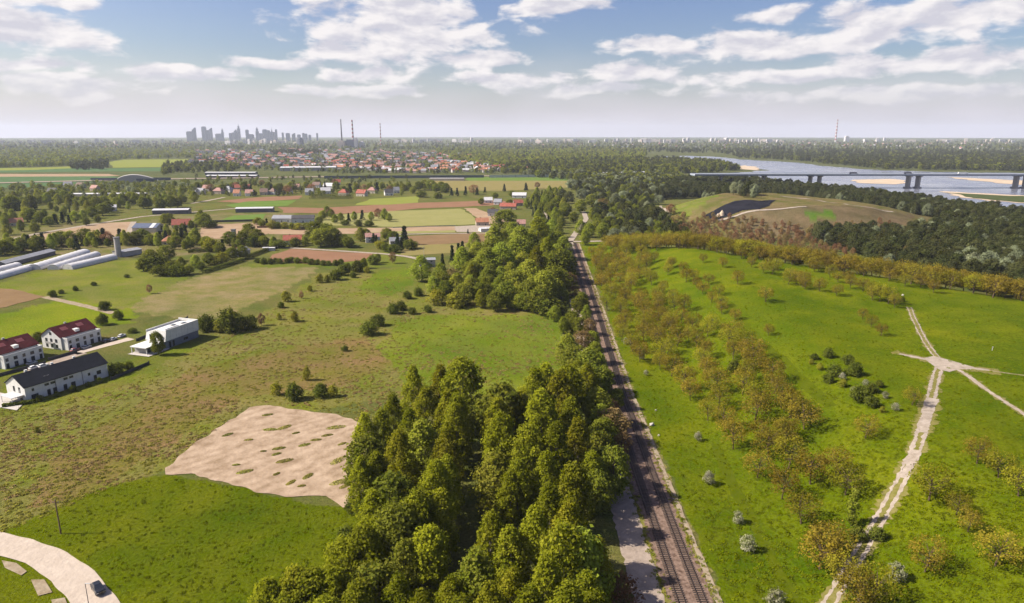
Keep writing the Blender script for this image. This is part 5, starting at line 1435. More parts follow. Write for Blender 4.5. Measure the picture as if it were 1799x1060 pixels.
wall_line((372, 391), (452, 389), 2.4, 0.3, 'roof_dark', 'dark wall along the green plot')
wall_line((452, 401), (548, 400), 2.2, 0.3, 'wood', 'dark fence below the walled garden', 'fence', 'fence')
wall_line((800, 397), (690, 401), 0.6, 0.3, 'plaster_grey', 'low grey kerb wall below the pale field')


def hedge(a, b, h, w, label):
    A, B = P(*a), P(*b); rz, L = frame(A, B); r = np.random.default_rng(int(L * 10)); n = int(L * 90)
    side = r.integers(0, 3, n); u = r.uniform(0, L, n); s = r.uniform(-1, 1, n); zz = r.uniform(0.1, 1, n)
    c = np.stack([u, np.where(side == 0, s, np.where(side == 1, -1, 1)) * w / 2, np.where(side == 0, 1.0, zz) * h], 1) + r.normal(0, 0.12, (n, 3))
    nn = np.stack([np.zeros(n), np.where(side == 0, 0, np.where(side == 1, -1, 1)), np.where(side == 0, 1, 0.2)], 1)
    v, f = cards(c, nn, 0.32, r, 0.5)
    o = empty('hedge', (A[0], A[1], 0), rz)
    add('crown', mesh_np('hedge', v, f, (MAT['shrub'],), attrs={'tint': ('FLOAT', np.repeat(r.uniform(0, 0.8, n), 4).astype(np.float32))}), o)
    mb = MB()
    for q in np.arange(0.5, L, 2.0): mb.cyl((q, 0), 0.06, 0.04, -0.2, h * 0.8, 5)
    mb.build('trunk', MAT['bark'], o)
    return setp(o, label, 'hedge')


hedge((357, 481), (428, 459), 2.6, 2.2, 'long clipped hedge right of the tree clump')
hedge((330, 445), (385, 441), 2.4, 2.0, 'clipped hedge behind the tree clump')
hedge((432, 455), (484, 436), 2.6, 2.2, 'clipped dark hedge leading to the white container')
hedge((545, 350), (620, 350), 7, 14, 'tall clipped ochre-green hedge block below the village')

wall_line((-10, 664), (80, 640), 1.4, 0.12, 'frame_dark', 'low dark garden fence between terrace and left red-roofed house', 'fence', 'fence')
wall_line((86, 634), (135, 620), 1.4, 0.12, 'frame_dark', 'low dark garden fence between terrace and right red-roofed house', 'fence', 'fence')
wall_line((196, 668), (262, 640), 1.3, 0.1, 'frame_dark', 'low fence along the scrub right of the terrace', 'fence', 'fence')
wall_line((240, 600), (330, 560), 1.3, 0.1, 'frame_dark', 'low fence behind the white modern house', 'fence', 'fence')
hedge((5, 716), (60, 708), 1.2, 1.2, 'low hedge in front of the terrace porch')
for i, (a, b, h) in enumerate([(70, 705, 2.2), (100, 696, 1.8), (128, 688, 2.4), (155, 679, 1.8), (175, 673, 2.2)]):
    p = P(a, b); tree('shrub', p[0], p[1], h, 'small garden shrub below the long wall of the terrace', 'garden shrubs of the terrace')

# far village houses
VG = 'houses of the village in the middle distance'
vill = [(362, 336, 'plaster_white', 'roof_pink', 14, 10), (382, 341, 'plaster_tan', 'roof_pink', 16, 11), (398, 338, 'plaster_white', 'roof_grey', 18, 12), (425, 335, 'plaster_cream', 'roof_red', 26, 10), (437, 345, 'plaster_white', 'roof_pink', 12, 9), (463, 343, 'plaster_cream', 'roof_brown', 12, 10),
        (478, 342, 'plaster_white', 'roof_brown', 12, 10), (504, 341, 'plaster_white', 'roof_orange', 13, 10), (519, 334, 'plaster_tan', 'roof_pink', 13, 11), (543, 343, 'plaster_white', 'roof_grey', 13, 10), (572, 341, 'plaster_white', 'roof_metal', 16, 10), (577, 332, 'plaster_white', 'roof_metal', 20, 12),
        (592, 325, 'plaster_white', 'roof_red', 14, 10), (602, 344, 'plaster_cream', 'roof_red', 15, 11), (634, 345, 'plaster_cream', 'roof_red', 16, 11), (652, 340, 'plaster_cream', 'roof_pink', 15, 12), (684, 344, 'plaster_white', 'roof_dark', 14, 11), (697, 340, 'plaster_white', 'roof_grey', 10, 9),
        (555, 330, 'plaster_white', 'roof_brown', 14, 10), (415, 345, 'plaster_white', 'roof_orange', 10, 9), (350, 342, 'plaster_cream', 'roof_grey', 14, 10), (118, 330, 'plaster_white', 'roof_grey', 14, 10), (140, 331, 'plaster_white', 'roof_brown', 14, 10), (90, 342, 'plaster_white', 'roof_dark', 14, 10), (165, 336, 'plaster_tan', 'roof_pink', 14, 10)]
rn = {'roof_pink': 'pink', 'roof_grey': 'grey', 'roof_red': 'red', 'roof_brown': 'brown', 'roof_orange': 'orange', 'roof_metal': 'pale', 'roof_dark': 'dark'}
ordw = ['first', 'second', 'third', 'fourth', 'fifth', 'sixth', 'seventh', 'eighth', 'ninth', 'tenth', 'eleventh', 'twelfth', 'thirteenth', 'fourteenth', 'fifteenth', 'sixteenth', 'seventeenth', 'eighteenth', 'nineteenth', 'twentieth',
        'twenty-first', 'twenty-second', 'twenty-third', 'twenty-fourth', 'twenty-fifth', 'twenty-sixth', 'twenty-seventh', 'twenty-eighth', 'twenty-ninth', 'thirtieth']
cnt = {}
for (a, b, w, rf, L, W_) in sorted(vill):
    p = P(a, b); k = cnt.get(rf, 0); cnt[rf] = k + 1
    house((p[0] - L / 2, p[1]), float(trng.uniform(-0.35, 0.35)), L, W_, 5.2, 10.5, w, rf, '%s-roofed village house, %s of that roof colour from the left' % (rn[rf], ordw[k]), VG, 2, 'hip' if k % 3 == 2 else 'gable')
for (a, b, w, rf, L, W_, lab) in [(858, 357, 'plaster_white', 'roof_metal', 12, 9, 'white farmstead house at the right of the conifers'), (874, 360, 'plaster_white', 'roof_grey', 11, 8, 'small white house right of the farmstead house'), (912, 348, 'plaster_white', 'roof_metal', 22, 12, 'long white house in the trees beyond the grove'),
                                  (866, 380, 'plaster_white', 'roof_dark', 13, 10, 'white house with dark roof above the gravel yard'), (892, 368, 'plaster_tan', 'roof_red', 22, 10, 'red-roofed farm building left of two'), (912, 362, 'plaster_tan', 'roof_red', 13, 9, 'red-roofed farm building right of two'),
                                  (848, 397, 'plaster_tan', 'roof_orange', 14, 9, 'tan-roofed barn above the gravel yard'), (916, 400, 'plaster_cream', 'roof_pink', 9, 8, 'cream house glimpsed behind the tall poplars'), (945, 398, 'plaster_cream', 'roof_grey', 10, 8, 'low cream house beside the road bend')]:
    p = P(a, b); house((p[0] - L / 2, p[1]), float(trng.uniform(-0.3, 0.3)), L, W_, 4.2, 8.2, w, rf, lab, None, 2)

# ================================================================== trees of the middle distance
def lod(kind, leaf, variants, H, base, Rad, shape, n_lobes, lobe, n_cards, size, **kw):
    L = []
    for k in range(variants):
        v, f, t, cs = crown(sum(map(ord, kind)) + k * 17, H, base, Rad, shape, n_lobes, lobe, n_cards, size, **kw)
        L.append((MB().cyl((0, 0), 0.3, 0.15, -0.3, H * 0.6, 5).mesh('trunk_' + kind, MAT['bark']), mesh_np('crown_' + kind, v, f, (MAT[leaf],), attrs={'tint': ('FLOAT', t.astype(np.float32))})))
    PROTO[kind] = (L, H); TREE_NAME[kind] = 'broadleaf_tree'


lod('far_broad', 'broad', 3, 14, 1.0, 6.0, 'round', 16, 2.6, 260, 1.15)
lod('far_dark', 'dark', 3, 15, 1.0, 6.0, 'round', 16, 2.6, 260, 1.15)
lod('far_pale', 'willow', 2, 14, 1.0, 6.0, 'round', 16, 2.6, 260, 1.15)
lod('far_silver', 'silver', 2, 14, 1.0, 6.0, 'round', 16, 2.6, 260, 1.15)
TREE_NAME['darktree'] = 'riverside_tree'
TL = {'conifer': 'dark conifer', 'broad': 'round green broadleaf tree', 'willow': 'pale green willow', 'rusttree': 'brownish thin tree', 'limeshrub': 'yellow-green bush', 'shrub': 'dark bush', 'silver': 'silvery pale willow', 'poplar': 'slim tall poplar', 'darktree': 'dark green tree'}


def row(lst, where, group):
    for (a, b, h, kd) in lst:
        p = PTop(a, b, h); tree(kd, p[0], p[1], h * trng.uniform(1.05, 1.25), '%s %s' % (TL[kd], where), '%s (%s)' % (group, TL[kd]), wide=trng.uniform(1.3, 1.65))


row([(17, 423, 10, 'broad'), (34, 421, 11, 'broad'), (48, 416, 11, 'conifer'), (73, 414, 12, 'conifer'), (88, 413, 11, 'conifer'), (105, 411, 11, 'broad'), (121, 409, 12, 'broad'), (132, 416, 12, 'conifer'), (148, 407, 11, 'broad'), (158, 412, 10, 'willow'),
     (166, 409, 10, 'limeshrub'), (180, 405, 13, 'conifer'), (188, 411, 10, 'rusttree'), (209, 407, 12, 'conifer'), (220, 412, 9, 'rusttree'), (236, 411, 10, 'broad'), (248, 406, 11, 'broad'), (262, 414, 9, 'broad'), (280, 410, 10, 'conifer'), (290, 408, 10, 'conifer'),
     (5, 425, 11, 'broad'), (62, 418, 11, 'broad'), (-8, 428, 10, 'broad')], 'in the row behind the polytunnels', 'tree row behind the polytunnels')
row([(263, 443, 10, 'broad'), (291, 436, 11, 'broad'), (272, 455, 9, 'shrub'), (317, 456, 7, 'willow'), (342, 452, 8, 'willow'), (365, 448, 8, 'broad'), (390, 446, 8, 'limeshrub'), (380, 450, 7, 'limeshrub'), (407, 438, 9, 'broad'), (425, 436, 9, 'broad'), (300, 462, 7, 'broad'), (330, 468, 6, 'broad'),
     (352, 462, 6, 'broad'), (250, 458, 8, 'broad'), (283, 470, 6, 'shrub'), (310, 470, 6, 'shrub')], 'in the clump above the lawn strip', 'clump above the lawn strip')
row([(341, 406, 13, 'willow'), (352, 373, 12, 'willow'), (358, 378, 13, 'broad'), (345, 384, 9, 'willow'), (368, 388, 8, 'shrub'), (325, 400, 10, 'conifer'), (318, 404, 11, 'conifer'), (362, 420, 9, 'broad'), (370, 424, 9, 'limeshrub'), (384, 430, 8, 'broad'), (390, 424, 9, 'conifer'), (402, 412, 10, 'broad'), (420, 408, 11, 'conifer'), (424, 412, 10, 'broad'),
     (437, 398, 13, 'broad'), (450, 406, 12, 'broad'), (463, 418, 8, 'broad'), (445, 418, 8, 'shrub'), (288, 378, 11, 'broad'), (296, 378, 11, 'broad'), (308, 418, 8, 'broad'), (333, 424, 7, 'broad'), (480, 418, 9, 'willow'), (535, 418, 7, 'willow'), (553, 398, 16, 'broad'), (570, 396, 17, 'broad'), (582, 402, 16, 'broad'), (562, 405, 15, 'broad'),
     (490, 424, 6, 'shrub'), (518, 422, 6, 'shrub')], 'in the gardens left of the dirt road', 'gardens left of the dirt road')
row([(604, 414, 10, 'broad'), (612, 418, 9, 'broad'), (633, 404, 11, 'willow'), (642, 404, 10, 'broad'), (656, 412, 8, 'conifer'), (661, 414, 8, 'conifer'), (680, 404, 10, 'broad'), (690, 410, 9, 'broad'), (698, 415, 9, 'conifer'), (710, 404, 14, 'conifer'), (720, 424, 7, 'shrub'), (668, 424, 7, 'limeshrub'), (676, 428, 7, 'broad'), (690, 432, 6, 'shrub'), (705, 425, 8, 'conifer')],
    'in the garden of the pink-roofed house', 'garden of the pink-roofed house')
row([(452, 384, 7, 'limeshrub'), (460, 388, 7, 'broad'), (468, 385, 9, 'conifer'), (478, 390, 7, 'limeshrub'), (488, 392, 6, 'broad'), (500, 392, 6, 'limeshrub'), (512, 394, 6, 'broad'), (524, 394, 6, 'limeshrub'), (538, 394, 6, 'broad'), (548, 390, 6, 'broad'), (566, 372, 10, 'broad'), (574, 366, 11, 'willow'), (582, 370, 9, 'willow'), (588, 380, 8, 'willow'), (598, 376, 9, 'willow'),
     (612, 376, 9, 'conifer'), (622, 374, 9, 'willow'), (636, 372, 10, 'conifer'), (652, 374, 9, 'willow'), (664, 368, 11, 'rusttree'), (675, 370, 11, 'willow'), (683, 376, 9, 'willow'), (606, 388, 5, 'shrub'), (630, 390, 5, 'shrub'), (648, 390, 5, 'shrub'), (560, 384, 8, 'broad')], 'around the walled garden', 'walled garden beyond the fields')
row([(735, 320, 15, 'broad'), (745, 318, 16, 'broad'), (757, 320, 15, 'broad'), (766, 324, 14, 'broad'), (775, 322, 15, 'broad'), (783, 326, 13, 'broad'), (793, 332, 12, 'conifer'), (803, 332, 12, 'conifer'), (818, 330, 13, 'conifer'), (832, 326, 15, 'rusttree'), (838, 332, 11, 'conifer'), (718, 324, 11, 'broad'), (708, 326, 10, 'willow'), (725, 330, 10, 'broad'), (852, 330, 9, 'conifer'), (886, 324, 13, 'conifer'), (899, 336, 9, 'broad'), (924, 324, 12, 'conifer'), (944, 322, 10, 'rusttree'),
     (845, 350, 8, 'broad'), (870, 340, 8, 'broad'), (740, 338, 8, 'shrub'), (770, 340, 8, 'shrub'), (866, 366, 7, 'rusttree'), (895, 352, 8, 'broad'), (822, 404, 4, 'conifer')], 'of the group behind the ploughed fields', 'tree group behind the ploughed fields')
row([(926, 350, 13, 'willow'), (940, 340, 14, 'willow'), (960, 346, 13, 'willow'), (965, 358, 12, 'broad'), (978, 350, 13, 'broad'), (988, 335, 16, 'darktree'), (995, 360, 12, 'broad'), (985, 368, 11, 'broad'), (1000, 340, 15, 'darktree'), (1022, 335, 15, 'silver'), (1035, 325, 16, 'silver'), (1050, 328, 16, 'willow'), (1020, 300, 20, 'silver'), (1005, 318, 16, 'silver'), (1075, 330, 16, 'darktree'), (1082, 345, 16, 'silver'), (1095, 338, 15, 'silver'),
     (1060, 352, 14, 'rusttree'), (1040, 370, 12, 'poplar'), (1055, 360, 14, 'darktree'), (1110, 330, 15, 'darktree'), (1130, 325, 15, 'darktree'), (1148, 330, 15, 'silver'), (1165, 326, 14, 'silver'), (1158, 345, 12, 'silver'), (1115, 372, 14, 'darktree'), (1135, 366, 16, 'darktree'), (1150, 370, 16, 'darktree'), (1170, 376, 15, 'darktree'), (1090, 378, 12, 'broad'), (1070, 382, 12, 'broad'), (1110, 392, 12, 'broad'), (1128, 396, 12, 'darktree'),
     (1060, 398, 13, 'broad'), (1035, 396, 12, 'willow'), (1028, 410, 11, 'willow'), (1080, 404, 12, 'silver'), (1115, 402, 12, 'silver'), (1140, 404, 9, 'willow'), (1155, 395, 11, 'darktree'), (970, 390, 12, 'willow'), (982, 398, 11, 'willow'), (955, 385, 11, 'broad'), (1020, 392, 12, 'willow'), (1190, 382, 13, 'rusttree'), (1200, 395, 11, 'rusttree'), (1180, 360, 12, 'rusttree'), (1050, 390, 12, 'broad'), (1100, 360, 14, 'darktree'),
     (1020, 355, 14, 'broad'), (1008, 375, 11, 'broad'), (1040, 345, 15, 'broad'), (1068, 312, 15, 'willow'), (1090, 318, 15, 'darktree')], 'in the wood beyond the railway', 'wood beyond the end of the railway')
row([(20, 372, 13, 'willow'), (45, 368, 14, 'willow'), (52, 370, 13, 'broad'), (70, 376, 12, 'broad'), (95, 378, 11, 'conifer'), (108, 376, 11, 'conifer'), (130, 374, 11, 'willow'), (145, 372, 11, 'willow'), (160, 368, 11, 'broad'), (178, 362, 12, 'broad'), (188, 358, 12, 'broad'), (8, 378, 12, 'willow'), (85, 382, 10, 'broad'), (120, 380, 10, 'conifer'),
     (35, 390, 10, 'willow'), (60, 394, 9, 'broad'), (10, 396, 10, 'willow'), (150, 384, 8, 'broad'), (170, 380, 8, 'broad')], 'beside the far left dirt road', 'trees beside the far left dirt road')
row([(a + float(trng.normal(0, 3)), 346 + 4 * math.sin(a * 0.05) + float(trng.normal(0, 2.5)), 12 + float(trng.uniform(-2, 4)), ['broad', 'willow', 'broad', 'broad', 'willow'][i % 5]) for i, a in enumerate(np.arange(-5, 345, 9.5))], 'in the long far left tree line', 'long far tree line at the left')
row([(a + float(trng.normal(0, 3)), 323 + float(trng.normal(0, 3)), 11 + float(trng.uniform(-2, 3)), ['broad', 'conifer', 'broad', 'rusttree'][i % 4]) for i, a in enumerate(np.arange(340, 715, 11))], 'between the village houses', 'trees between the village houses')


# ================================================================== woods that read as one mass
def scatter(name, pts, scl, srcs, label, cat):
    """one object whose points carry instances of the given crowns"""
    pts = np.array(pts, np.float32); n = len(pts); r = np.random.default_rng(n)
    me = bpy.data.meshes.new(name); me.vertices.add(n); me.vertices.foreach_set('co', pts.ravel())
    for an, ty, dat in (('scl', 'FLOAT', np.asarray(scl, np.float32)), ('pick', 'INT', r.integers(0, len(srcs), n).astype(np.int32)), ('turn', 'FLOAT', r.uniform(0, 6.283, n).astype(np.float32))):
        me.attributes.new(an, ty, 'POINT').data.foreach_set('value', dat)
    o = add(name, me)
    ng = bpy.data.node_groups.new('scatter_' + name, 'GeometryNodeTree')
    ng.interface.new_socket('Geometry', in_out='INPUT', socket_type='NodeSocketGeometry'); ng.interface.new_socket('Geometry', in_out='OUTPUT', socket_type='NodeSocketGeometry')
    N, L = ng.nodes, ng.links
    gi, go, jn = N.new('NodeGroupInput'), N.new('NodeGroupOutput'), N.new('GeometryNodeJoinGeometry')
    def named(a, ty):
        q = N.new('GeometryNodeInputNamedAttribute'); q.data_type = ty; q.inputs['Name'].default_value = a; return q.outputs['Attribute']
    S, K, T = named('scl', 'FLOAT'), named('pick', 'INT'), named('turn', 'FLOAT')
    cb = N.new('ShaderNodeCombineXYZ'); L.new(T, cb.inputs[2])
    for k, s in enumerate(srcs):
        oi = N.new('GeometryNodeObjectInfo'); oi.transform_space = 'ORIGINAL'; oi.inputs['Object'].default_value = s; oi.inputs['As Instance'].default_value = True
        cp = N.new('FunctionNodeCompare'); cp.data_type = 'INT'; cp.operation = 'EQUAL'; L.new(K, cp.inputs[2]); cp.inputs[3].default_value = k
        ip = N.new('GeometryNodeInstanceOnPoints')
        L.new(gi.outputs[0], ip.inputs['Points']); L.new(cp.outputs[0], ip.inputs['Selection']); L.new(oi.outputs['Geometry'], ip.inputs['Instance'])
        L.new(cb.outputs[0], ip.inputs['Rotation']); L.new(S, ip.inputs['Scale']); L.new(ip.outputs[0], jn.inputs[0])
    L.new(jn.outputs[0], go.inputs[0])
    md = o.modifiers.new('scatter', 'NODES'); md.node_group = ng
    return setp(o, label, cat, kind='stuff')


def px_samples(poly, n, seed, test=None):
    """n points spread evenly over an area of the photograph, brought down to the ground"""
    r = np.random.default_rng(seed); a = np.array(poly, float); lo, hi = a.min(0), a.max(0); out = []
    while len(out) < n:
        q = r.uniform(lo, hi, (n * 3, 2)); q = q[inpoly(q[:, 0], q[:, 1], poly)]
        u = (q[:, 0] - 899.5) / 1200.0; v = (q[:, 1] - 530) / 1200.0; dz = SP + v * CP
        k = dz > 0.0055; t = CAM_H / dz[k]
        out += [(float(b), float(c), 0.0) for b, c in zip(u[k] * t, (CP - v[k] * SP) * t)]
    return out[:n]


def seed_tree(kind, px, py, h, label):
    p = P(px, py); return [c for c in tree(kind, p[0], p[1], h, label).children if c.name.startswith('crown')][0]


def variants_of(kind, n, poly, label, seed, h):
    pts = px_samples(poly, n, seed)
    res = []
    for k in range(n):
        res.append([c for c in tree(kind, pts[k][0], pts[k][1], h, label, label, var=k).children if c.name.startswith('crown')][0])
    return res


RIVERWOOD = [(1190, 322), (1300, 320), (1430, 335), (1500, 344), (1620, 359), (1700, 372), (1799, 385), (1900, 400), (1990, 450), (1990, 560), (1850, 552), (1799, 530), (1640, 500), (1560, 478), (1500, 445), (1430, 428), (1440, 418), (1610, 398), (1600, 380), (1480, 362), (1420, 350), (1300, 345), (1150, 352)]
rw = [tuple(P(a, b, 0.0)[:2]) for a, b in RIVERWOOD]
pts = poisson(rw, 7.4, 30000, 21, lambda c: height(c[:, 0], c[:, 1]) < 4.0)
pts.sort(key=lambda q: q[0] ** 2 + q[1] ** 2)
near = pts[:150]; crowns = {}
for i, q in enumerate(near):
    kd = 'silver' if trng.random() < 0.12 else ('rusttree' if trng.random() < 0.06 else 'darktree')
    o = tree(kd, q[0], q[1], trng.uniform(13, 19) * (0.8 if kd == 'rusttree' else 1), '%s at the riverside wood edge' % TL[kd], 'near edge of the riverside wood (%s)' % TL[kd], wide=trng.uniform(0.95, 1.15), var=i)
    if kd == 'darktree' and i % 1 == 0: crowns.setdefault(o.children[0].data.name, [c for c in o.children if c.name.startswith('crown')][0])
dark_src = list(crowns.values())[:5]
sil_src = [c for o in COL.objects if o.name.startswith('silver_willow') for c in o.children if c.name.startswith('crown')][:1]
far = pts[150:]
scatter('riverside_wood', [(q[0], q[1], float(height(q[0], q[1])) - 0.3) for q in far], trng.uniform(0.62, 1.0, len(far)), dark_src + dark_src + sil_src, 'dark green wood covering the river bank behind the heap', 'wood')

HEAPSCRUB = [(1130, 400), (1200, 380), (1230, 388), (1300, 400), (1420, 410), (1500, 405), (1520, 425), (1400, 432), (1250, 420), (1120, 425)]
hp = poisson(W(HEAPSCRUB), 7.5, 4000, 33)
for q in hp[:70]:
    tree('rusttree', q[0], q[1], trng.uniform(5, 9), 'grey-brown leafless tree on the heap slope', 'leafless trees on the heap slope', wide=1.15)
rob_src = [c for o in COL.objects if o.name.startswith('robinia_tree') for c in o.children if c.name.startswith('crown')][:6]
bb = EA + np.outer(brng.uniform(-110, 290, 420), _t) + np.outer(brng.uniform(-24, 4, 420), _en); bb = bb[bb[:, 0] / bb[:, 1] < 0.8][:230]
scatter('robinia_thicket', np.c_[bb, height(bb[:, 0], bb[:, 1]) - 0.2], brng.uniform(0.8, 1.35, len(bb)), rob_src, 'ochre thicket of robinias behind the belt at the meadow edge', 'thicket')
VALLEY = [(1100, 432), (1180, 408), (1240, 396), (1330, 408), (1440, 418), (1560, 405), (1580, 430), (1500, 450), (1350, 440), (1250, 432)]
vw = [tuple(P(a, b, 0.0)[:2]) for a, b in VALLEY]
vq = poisson(vw, 6.5, 9000, 38, lambda c: (height(c[:, 0], c[:, 1]) < 12) & (((c[:, 0] - EA[0]) * _en[0] + (c[:, 1] - EA[1]) * _en[1]) < -20))
rst_src = [c for o in COL.objects if o.name.startswith('bare_branched_tree') for c in o.children if c.name.startswith('crown')][:3]
scatter('brown_thicket', [(q[0], q[1], float(height(q[0], q[1])) - 0.3) for q in vq], trng.uniform(0.35, 0.62, len(vq)), rst_src, 'brown leafless thicket in the dip between meadow and heap', 'thicket')
RIDGE = [(1225, 347), (1300, 349), (1345, 350), (1345, 346), (1230, 343)]
for q in poisson(W(RIDGE), 6, 1500, 35, cap=46):
    tree('silver' if trng.random() < 0.5 else 'darktree', q[0], q[1], trng.uniform(11, 16), 'pale tree on the crest of the heap', 'trees on the crest of the heap')

ENDWOOD = [(1000, 330), (1060, 318), (1190, 322), (1150, 352), (1135, 372), (1175, 400), (1215, 425), (1120, 432), (1060, 425), (1045, 400), (1050, 375), (1030, 350)]
ew = poisson([tuple(P(a, b, 0.0)[:2]) for a, b in ENDWOOD], 9.0, 5000, 37, lambda c: height(c[:, 0], c[:, 1]) < 6.0)
brd_src = [c for o in COL.objects if o.name.startswith('broadleaf_tree') for c in o.children if c.name.startswith('crown')][:4]
scatter('thicket', [(q[0], q[1], float(height(q[0], q[1])) - 0.3) for q in ew], trng.uniform(0.6, 0.95, len(ew)), dark_src[:2] + brd_src + sil_src, 'dense green thicket filling the wood beyond the railway', 'wood')
vb = variants_of('far_broad', 3, [(700, 285), (800, 285), (800, 300), (700, 300)], 'round green tree at the edge of the far suburb', 3, 13)
vd = variants_of('far_dark', 3, [(1350, 277), (1500, 285), (1500, 290), (1350, 281)], 'dark tree on the far river bank', 4, 15)
vp = variants_of('far_pale', 2, [(900, 275), (1000, 275), (1000, 285), (900, 285)], 'pale tree of the far left-bank wood', 5, 14)
vs = variants_of('far_silver', 2, [(60, 284), (180, 284), (180, 290), (60, 290)], 'greyish tree in the far left wood', 6, 14)


def wood(name, poly, n, seed, srcs, label, lo=0.75, hi=1.25):
    p = px_samples(poly, n, seed); r = np.random.default_rng(seed)
    return scatter(name, p, r.uniform(lo, hi, n), srcs, label, 'wood')


wood('far_wood', [(1135, 268), (1270, 270), (1300, 278), (1400, 283), (1455, 289), (1560, 298), (1799, 302), (1950, 304), (1950, 268), (1799, 267), (1500, 264), (1300, 263), (1135, 263)], 3600, 41, vd + vd + vb[:1], 'dark wood along the far bank of the river')
wood('far_wood', [(880, 300), (930, 288), (1030, 282), (1170, 280), (1262, 286), (1298, 300), (1230, 305), (1150, 307), (1035, 308), (960, 303), (880, 306)], 1700, 42, vd + vb, 'green wood on the near bank left of the bridge')
wood('far_wood', [(760, 262), (1135, 262), (1135, 280), (1030, 282), (930, 288), (880, 298), (800, 285)], 2300, 43, vb + vp + vp + vd[:1], 'pale green wood between the suburb and the river')
wood('far_wood', [(-40, 262), (340, 262), (345, 278), (215, 280), (190, 285), (130, 292), (0, 295), (-40, 296)], 2600, 44, vs + vp + vb, 'greyish-green wood across the far left plain')
wood('far_wood', [(120, 292), (190, 284), (190, 298), (130, 300)], 70, 45, vd, 'dark tree clump between the two far left fields')
wood('far_wood', [(290, 290), (420, 290), (420, 303), (300, 306), (280, 312)], 150, 46, vd + vb, 'dark trees in front of the suburb at the left')
wood('far_wood', [(320, 258), (780, 258), (900, 290), (900, 306), (600, 306), (440, 300), (340, 292)], 1500, 47, vb + vs + vd, 'garden trees between the houses of the suburb', 0.5, 0.9)
wood('far_wood', [(-40, 247), (1850, 247), (1850, 264), (-40, 264)], 5200, 48, vs + vb + vd, 'hazy belt of woods below the horizon', 0.9, 1.6)
wood('far_wood', [(470, 267), (560, 266), (570, 270), (480, 272)], 160, 49, vd, 'dark narrow wood behind the suburb')
wood('far_wood', [(900, 308), (1050, 311), (1200, 311), (1200, 324), (1100, 328), (1020, 322), (1000, 318)], 520, 50, vd + vb + vs, 'wood below the motorway near the river')
wood('far_wood', [(-40, 330), (340, 322), (345, 345), (-40, 352)], 260, 51, vb + vb + vs, 'scattered trees around the far left houses', 0.5, 0.85)
wood('far_wood', [(340, 312), (720, 314), (720, 345), (345, 346)], 230, 52, vb + vd, 'small garden trees of the village', 0.35, 0.65)

crn = lambda nm, n: [c for o in COL.objects if o.name.startswith(nm) for c in o.children if c.name.startswith('crown')][:n]
mid_src = brd_src + crn('willow_tree', 2) + crn('conifer_tree', 1)
def mid_wood(poly, spacing, n, seed, label, lo, hi):
    q = poisson([tuple(P(a, b, 0.0)[:2]) for a, b in poly], spacing, n, seed)
    return scatter('copse', [(c[0], c[1], -0.3) for c in q], np.random.default_rng(seed).uniform(lo, hi, len(q)), mid_src, label, 'copse')
mid_wood([(-60, 352), (150, 348), (340, 346), (335, 356), (260, 364), (180, 378), (120, 390), (20, 404), (-60, 415)], 21, 900, 81, 'mixed copse left of the far dirt road', 0.5, 0.85)
mid_wood([(-30, 440), (60, 430), (130, 428), (230, 424), (300, 424), (300, 434), (200, 434), (100, 440), (0, 452)], 10, 500, 82, 'shrubs and trees filling the row behind the polytunnels', 0.4, 0.75)
mid_wood([(280, 405), (345, 398), (350, 440), (460, 425), (475, 432), (400, 450), (300, 440)], 12, 400, 83, 'garden trees around the orange-roofed house', 0.4, 0.7)
mid_wood([(930, 352), (985, 338), (1000, 372), (985, 408), (950, 405), (935, 380)], 12, 300, 84, 'roadside copse left of the end of the railway', 0.55, 0.95)

# ================================================================== suburb
SUB = [(300, 266), (470, 262), (650, 264), (760, 268), (900, 280), (925, 303), (700, 305), (590, 298), (420, 294), (330, 286), (345, 278)]
sub = px_samples(SUB, 900, 61); sub.sort(key=lambda q: q[0] ** 2 + q[1] ** 2)
pm('far_wall', (0.62, 0.56, 0.52)); pm('far_wall_b', (0.55, 0.45, 0.38))
hm = []
for i, rf in enumerate(['roof_pink', 'roof_red', 'roof_orange', 'roof_grey', 'roof_brown', 'roof_pink', 'roof_metal']):
    L_, W_ = (14, 11) if i % 2 else (18, 10); e, r = 5.5, 10.0
    mb = gable_wall(L_, W_, e, r); k = len(mb.f); rb = gable_roof(L_, W_, e, r)
    mb.poly(rb.v, rb.f, 1)
    hm.append(mb.mesh('suburb_house', MAT['far_wall' if i % 3 else 'far_wall_b'], MAT[rf]))
rr_ = np.random.default_rng(8)
cn = ['pink', 'red', 'orange', 'grey', 'brown', 'pink', 'pale']
for q in sub[:290]:
    i = int(rr_.integers(len(hm)))
    setp(add('suburb_house', hm[i], loc=q, rot=float(rr_.choice([0.1, 1.67]) + rr_.normal(0, 0.15)), scale=float(rr_.uniform(0.85, 1.25))), '%s-roofed house in the far suburb' % cn[i], 'house', '%s-roofed houses of the far suburb' % cn[i])
mv, mf, mm = [], [], []
mats_far = [MAT['far_wall'], MAT['roof_pink'], MAT['roof_red'], MAT['roof_grey']]
far_town = sub[290:] + px_samples([(-40, 250), (1100, 249), (1850, 249), (1850, 262), (1300, 262), (1100, 257), (640, 258), (-40, 262)], 420, 62)
for q in far_town:
    L_, W_ = rr_.uniform(12, 22), 11; e, r = 5.5, 9.5
    a = float(rr_.choice([0.1, 1.67])); ca, sa = math.cos(a), math.sin(a); m_ = int(rr_.integers(1, 4))
    for b, mi_ in ((gable_wall(L_, W_, e, r), 0), (gable_roof(L_, W_, e, r), m_)):
        o_ = len(mv); mv += [(q[0] + x * ca - y * sa, q[1] + x * sa + y * ca, z) for x, y, z in b.v]; mf += [tuple(o_ + k for k in f) for f in b.f]; mm += [mi_] * len(b.f)
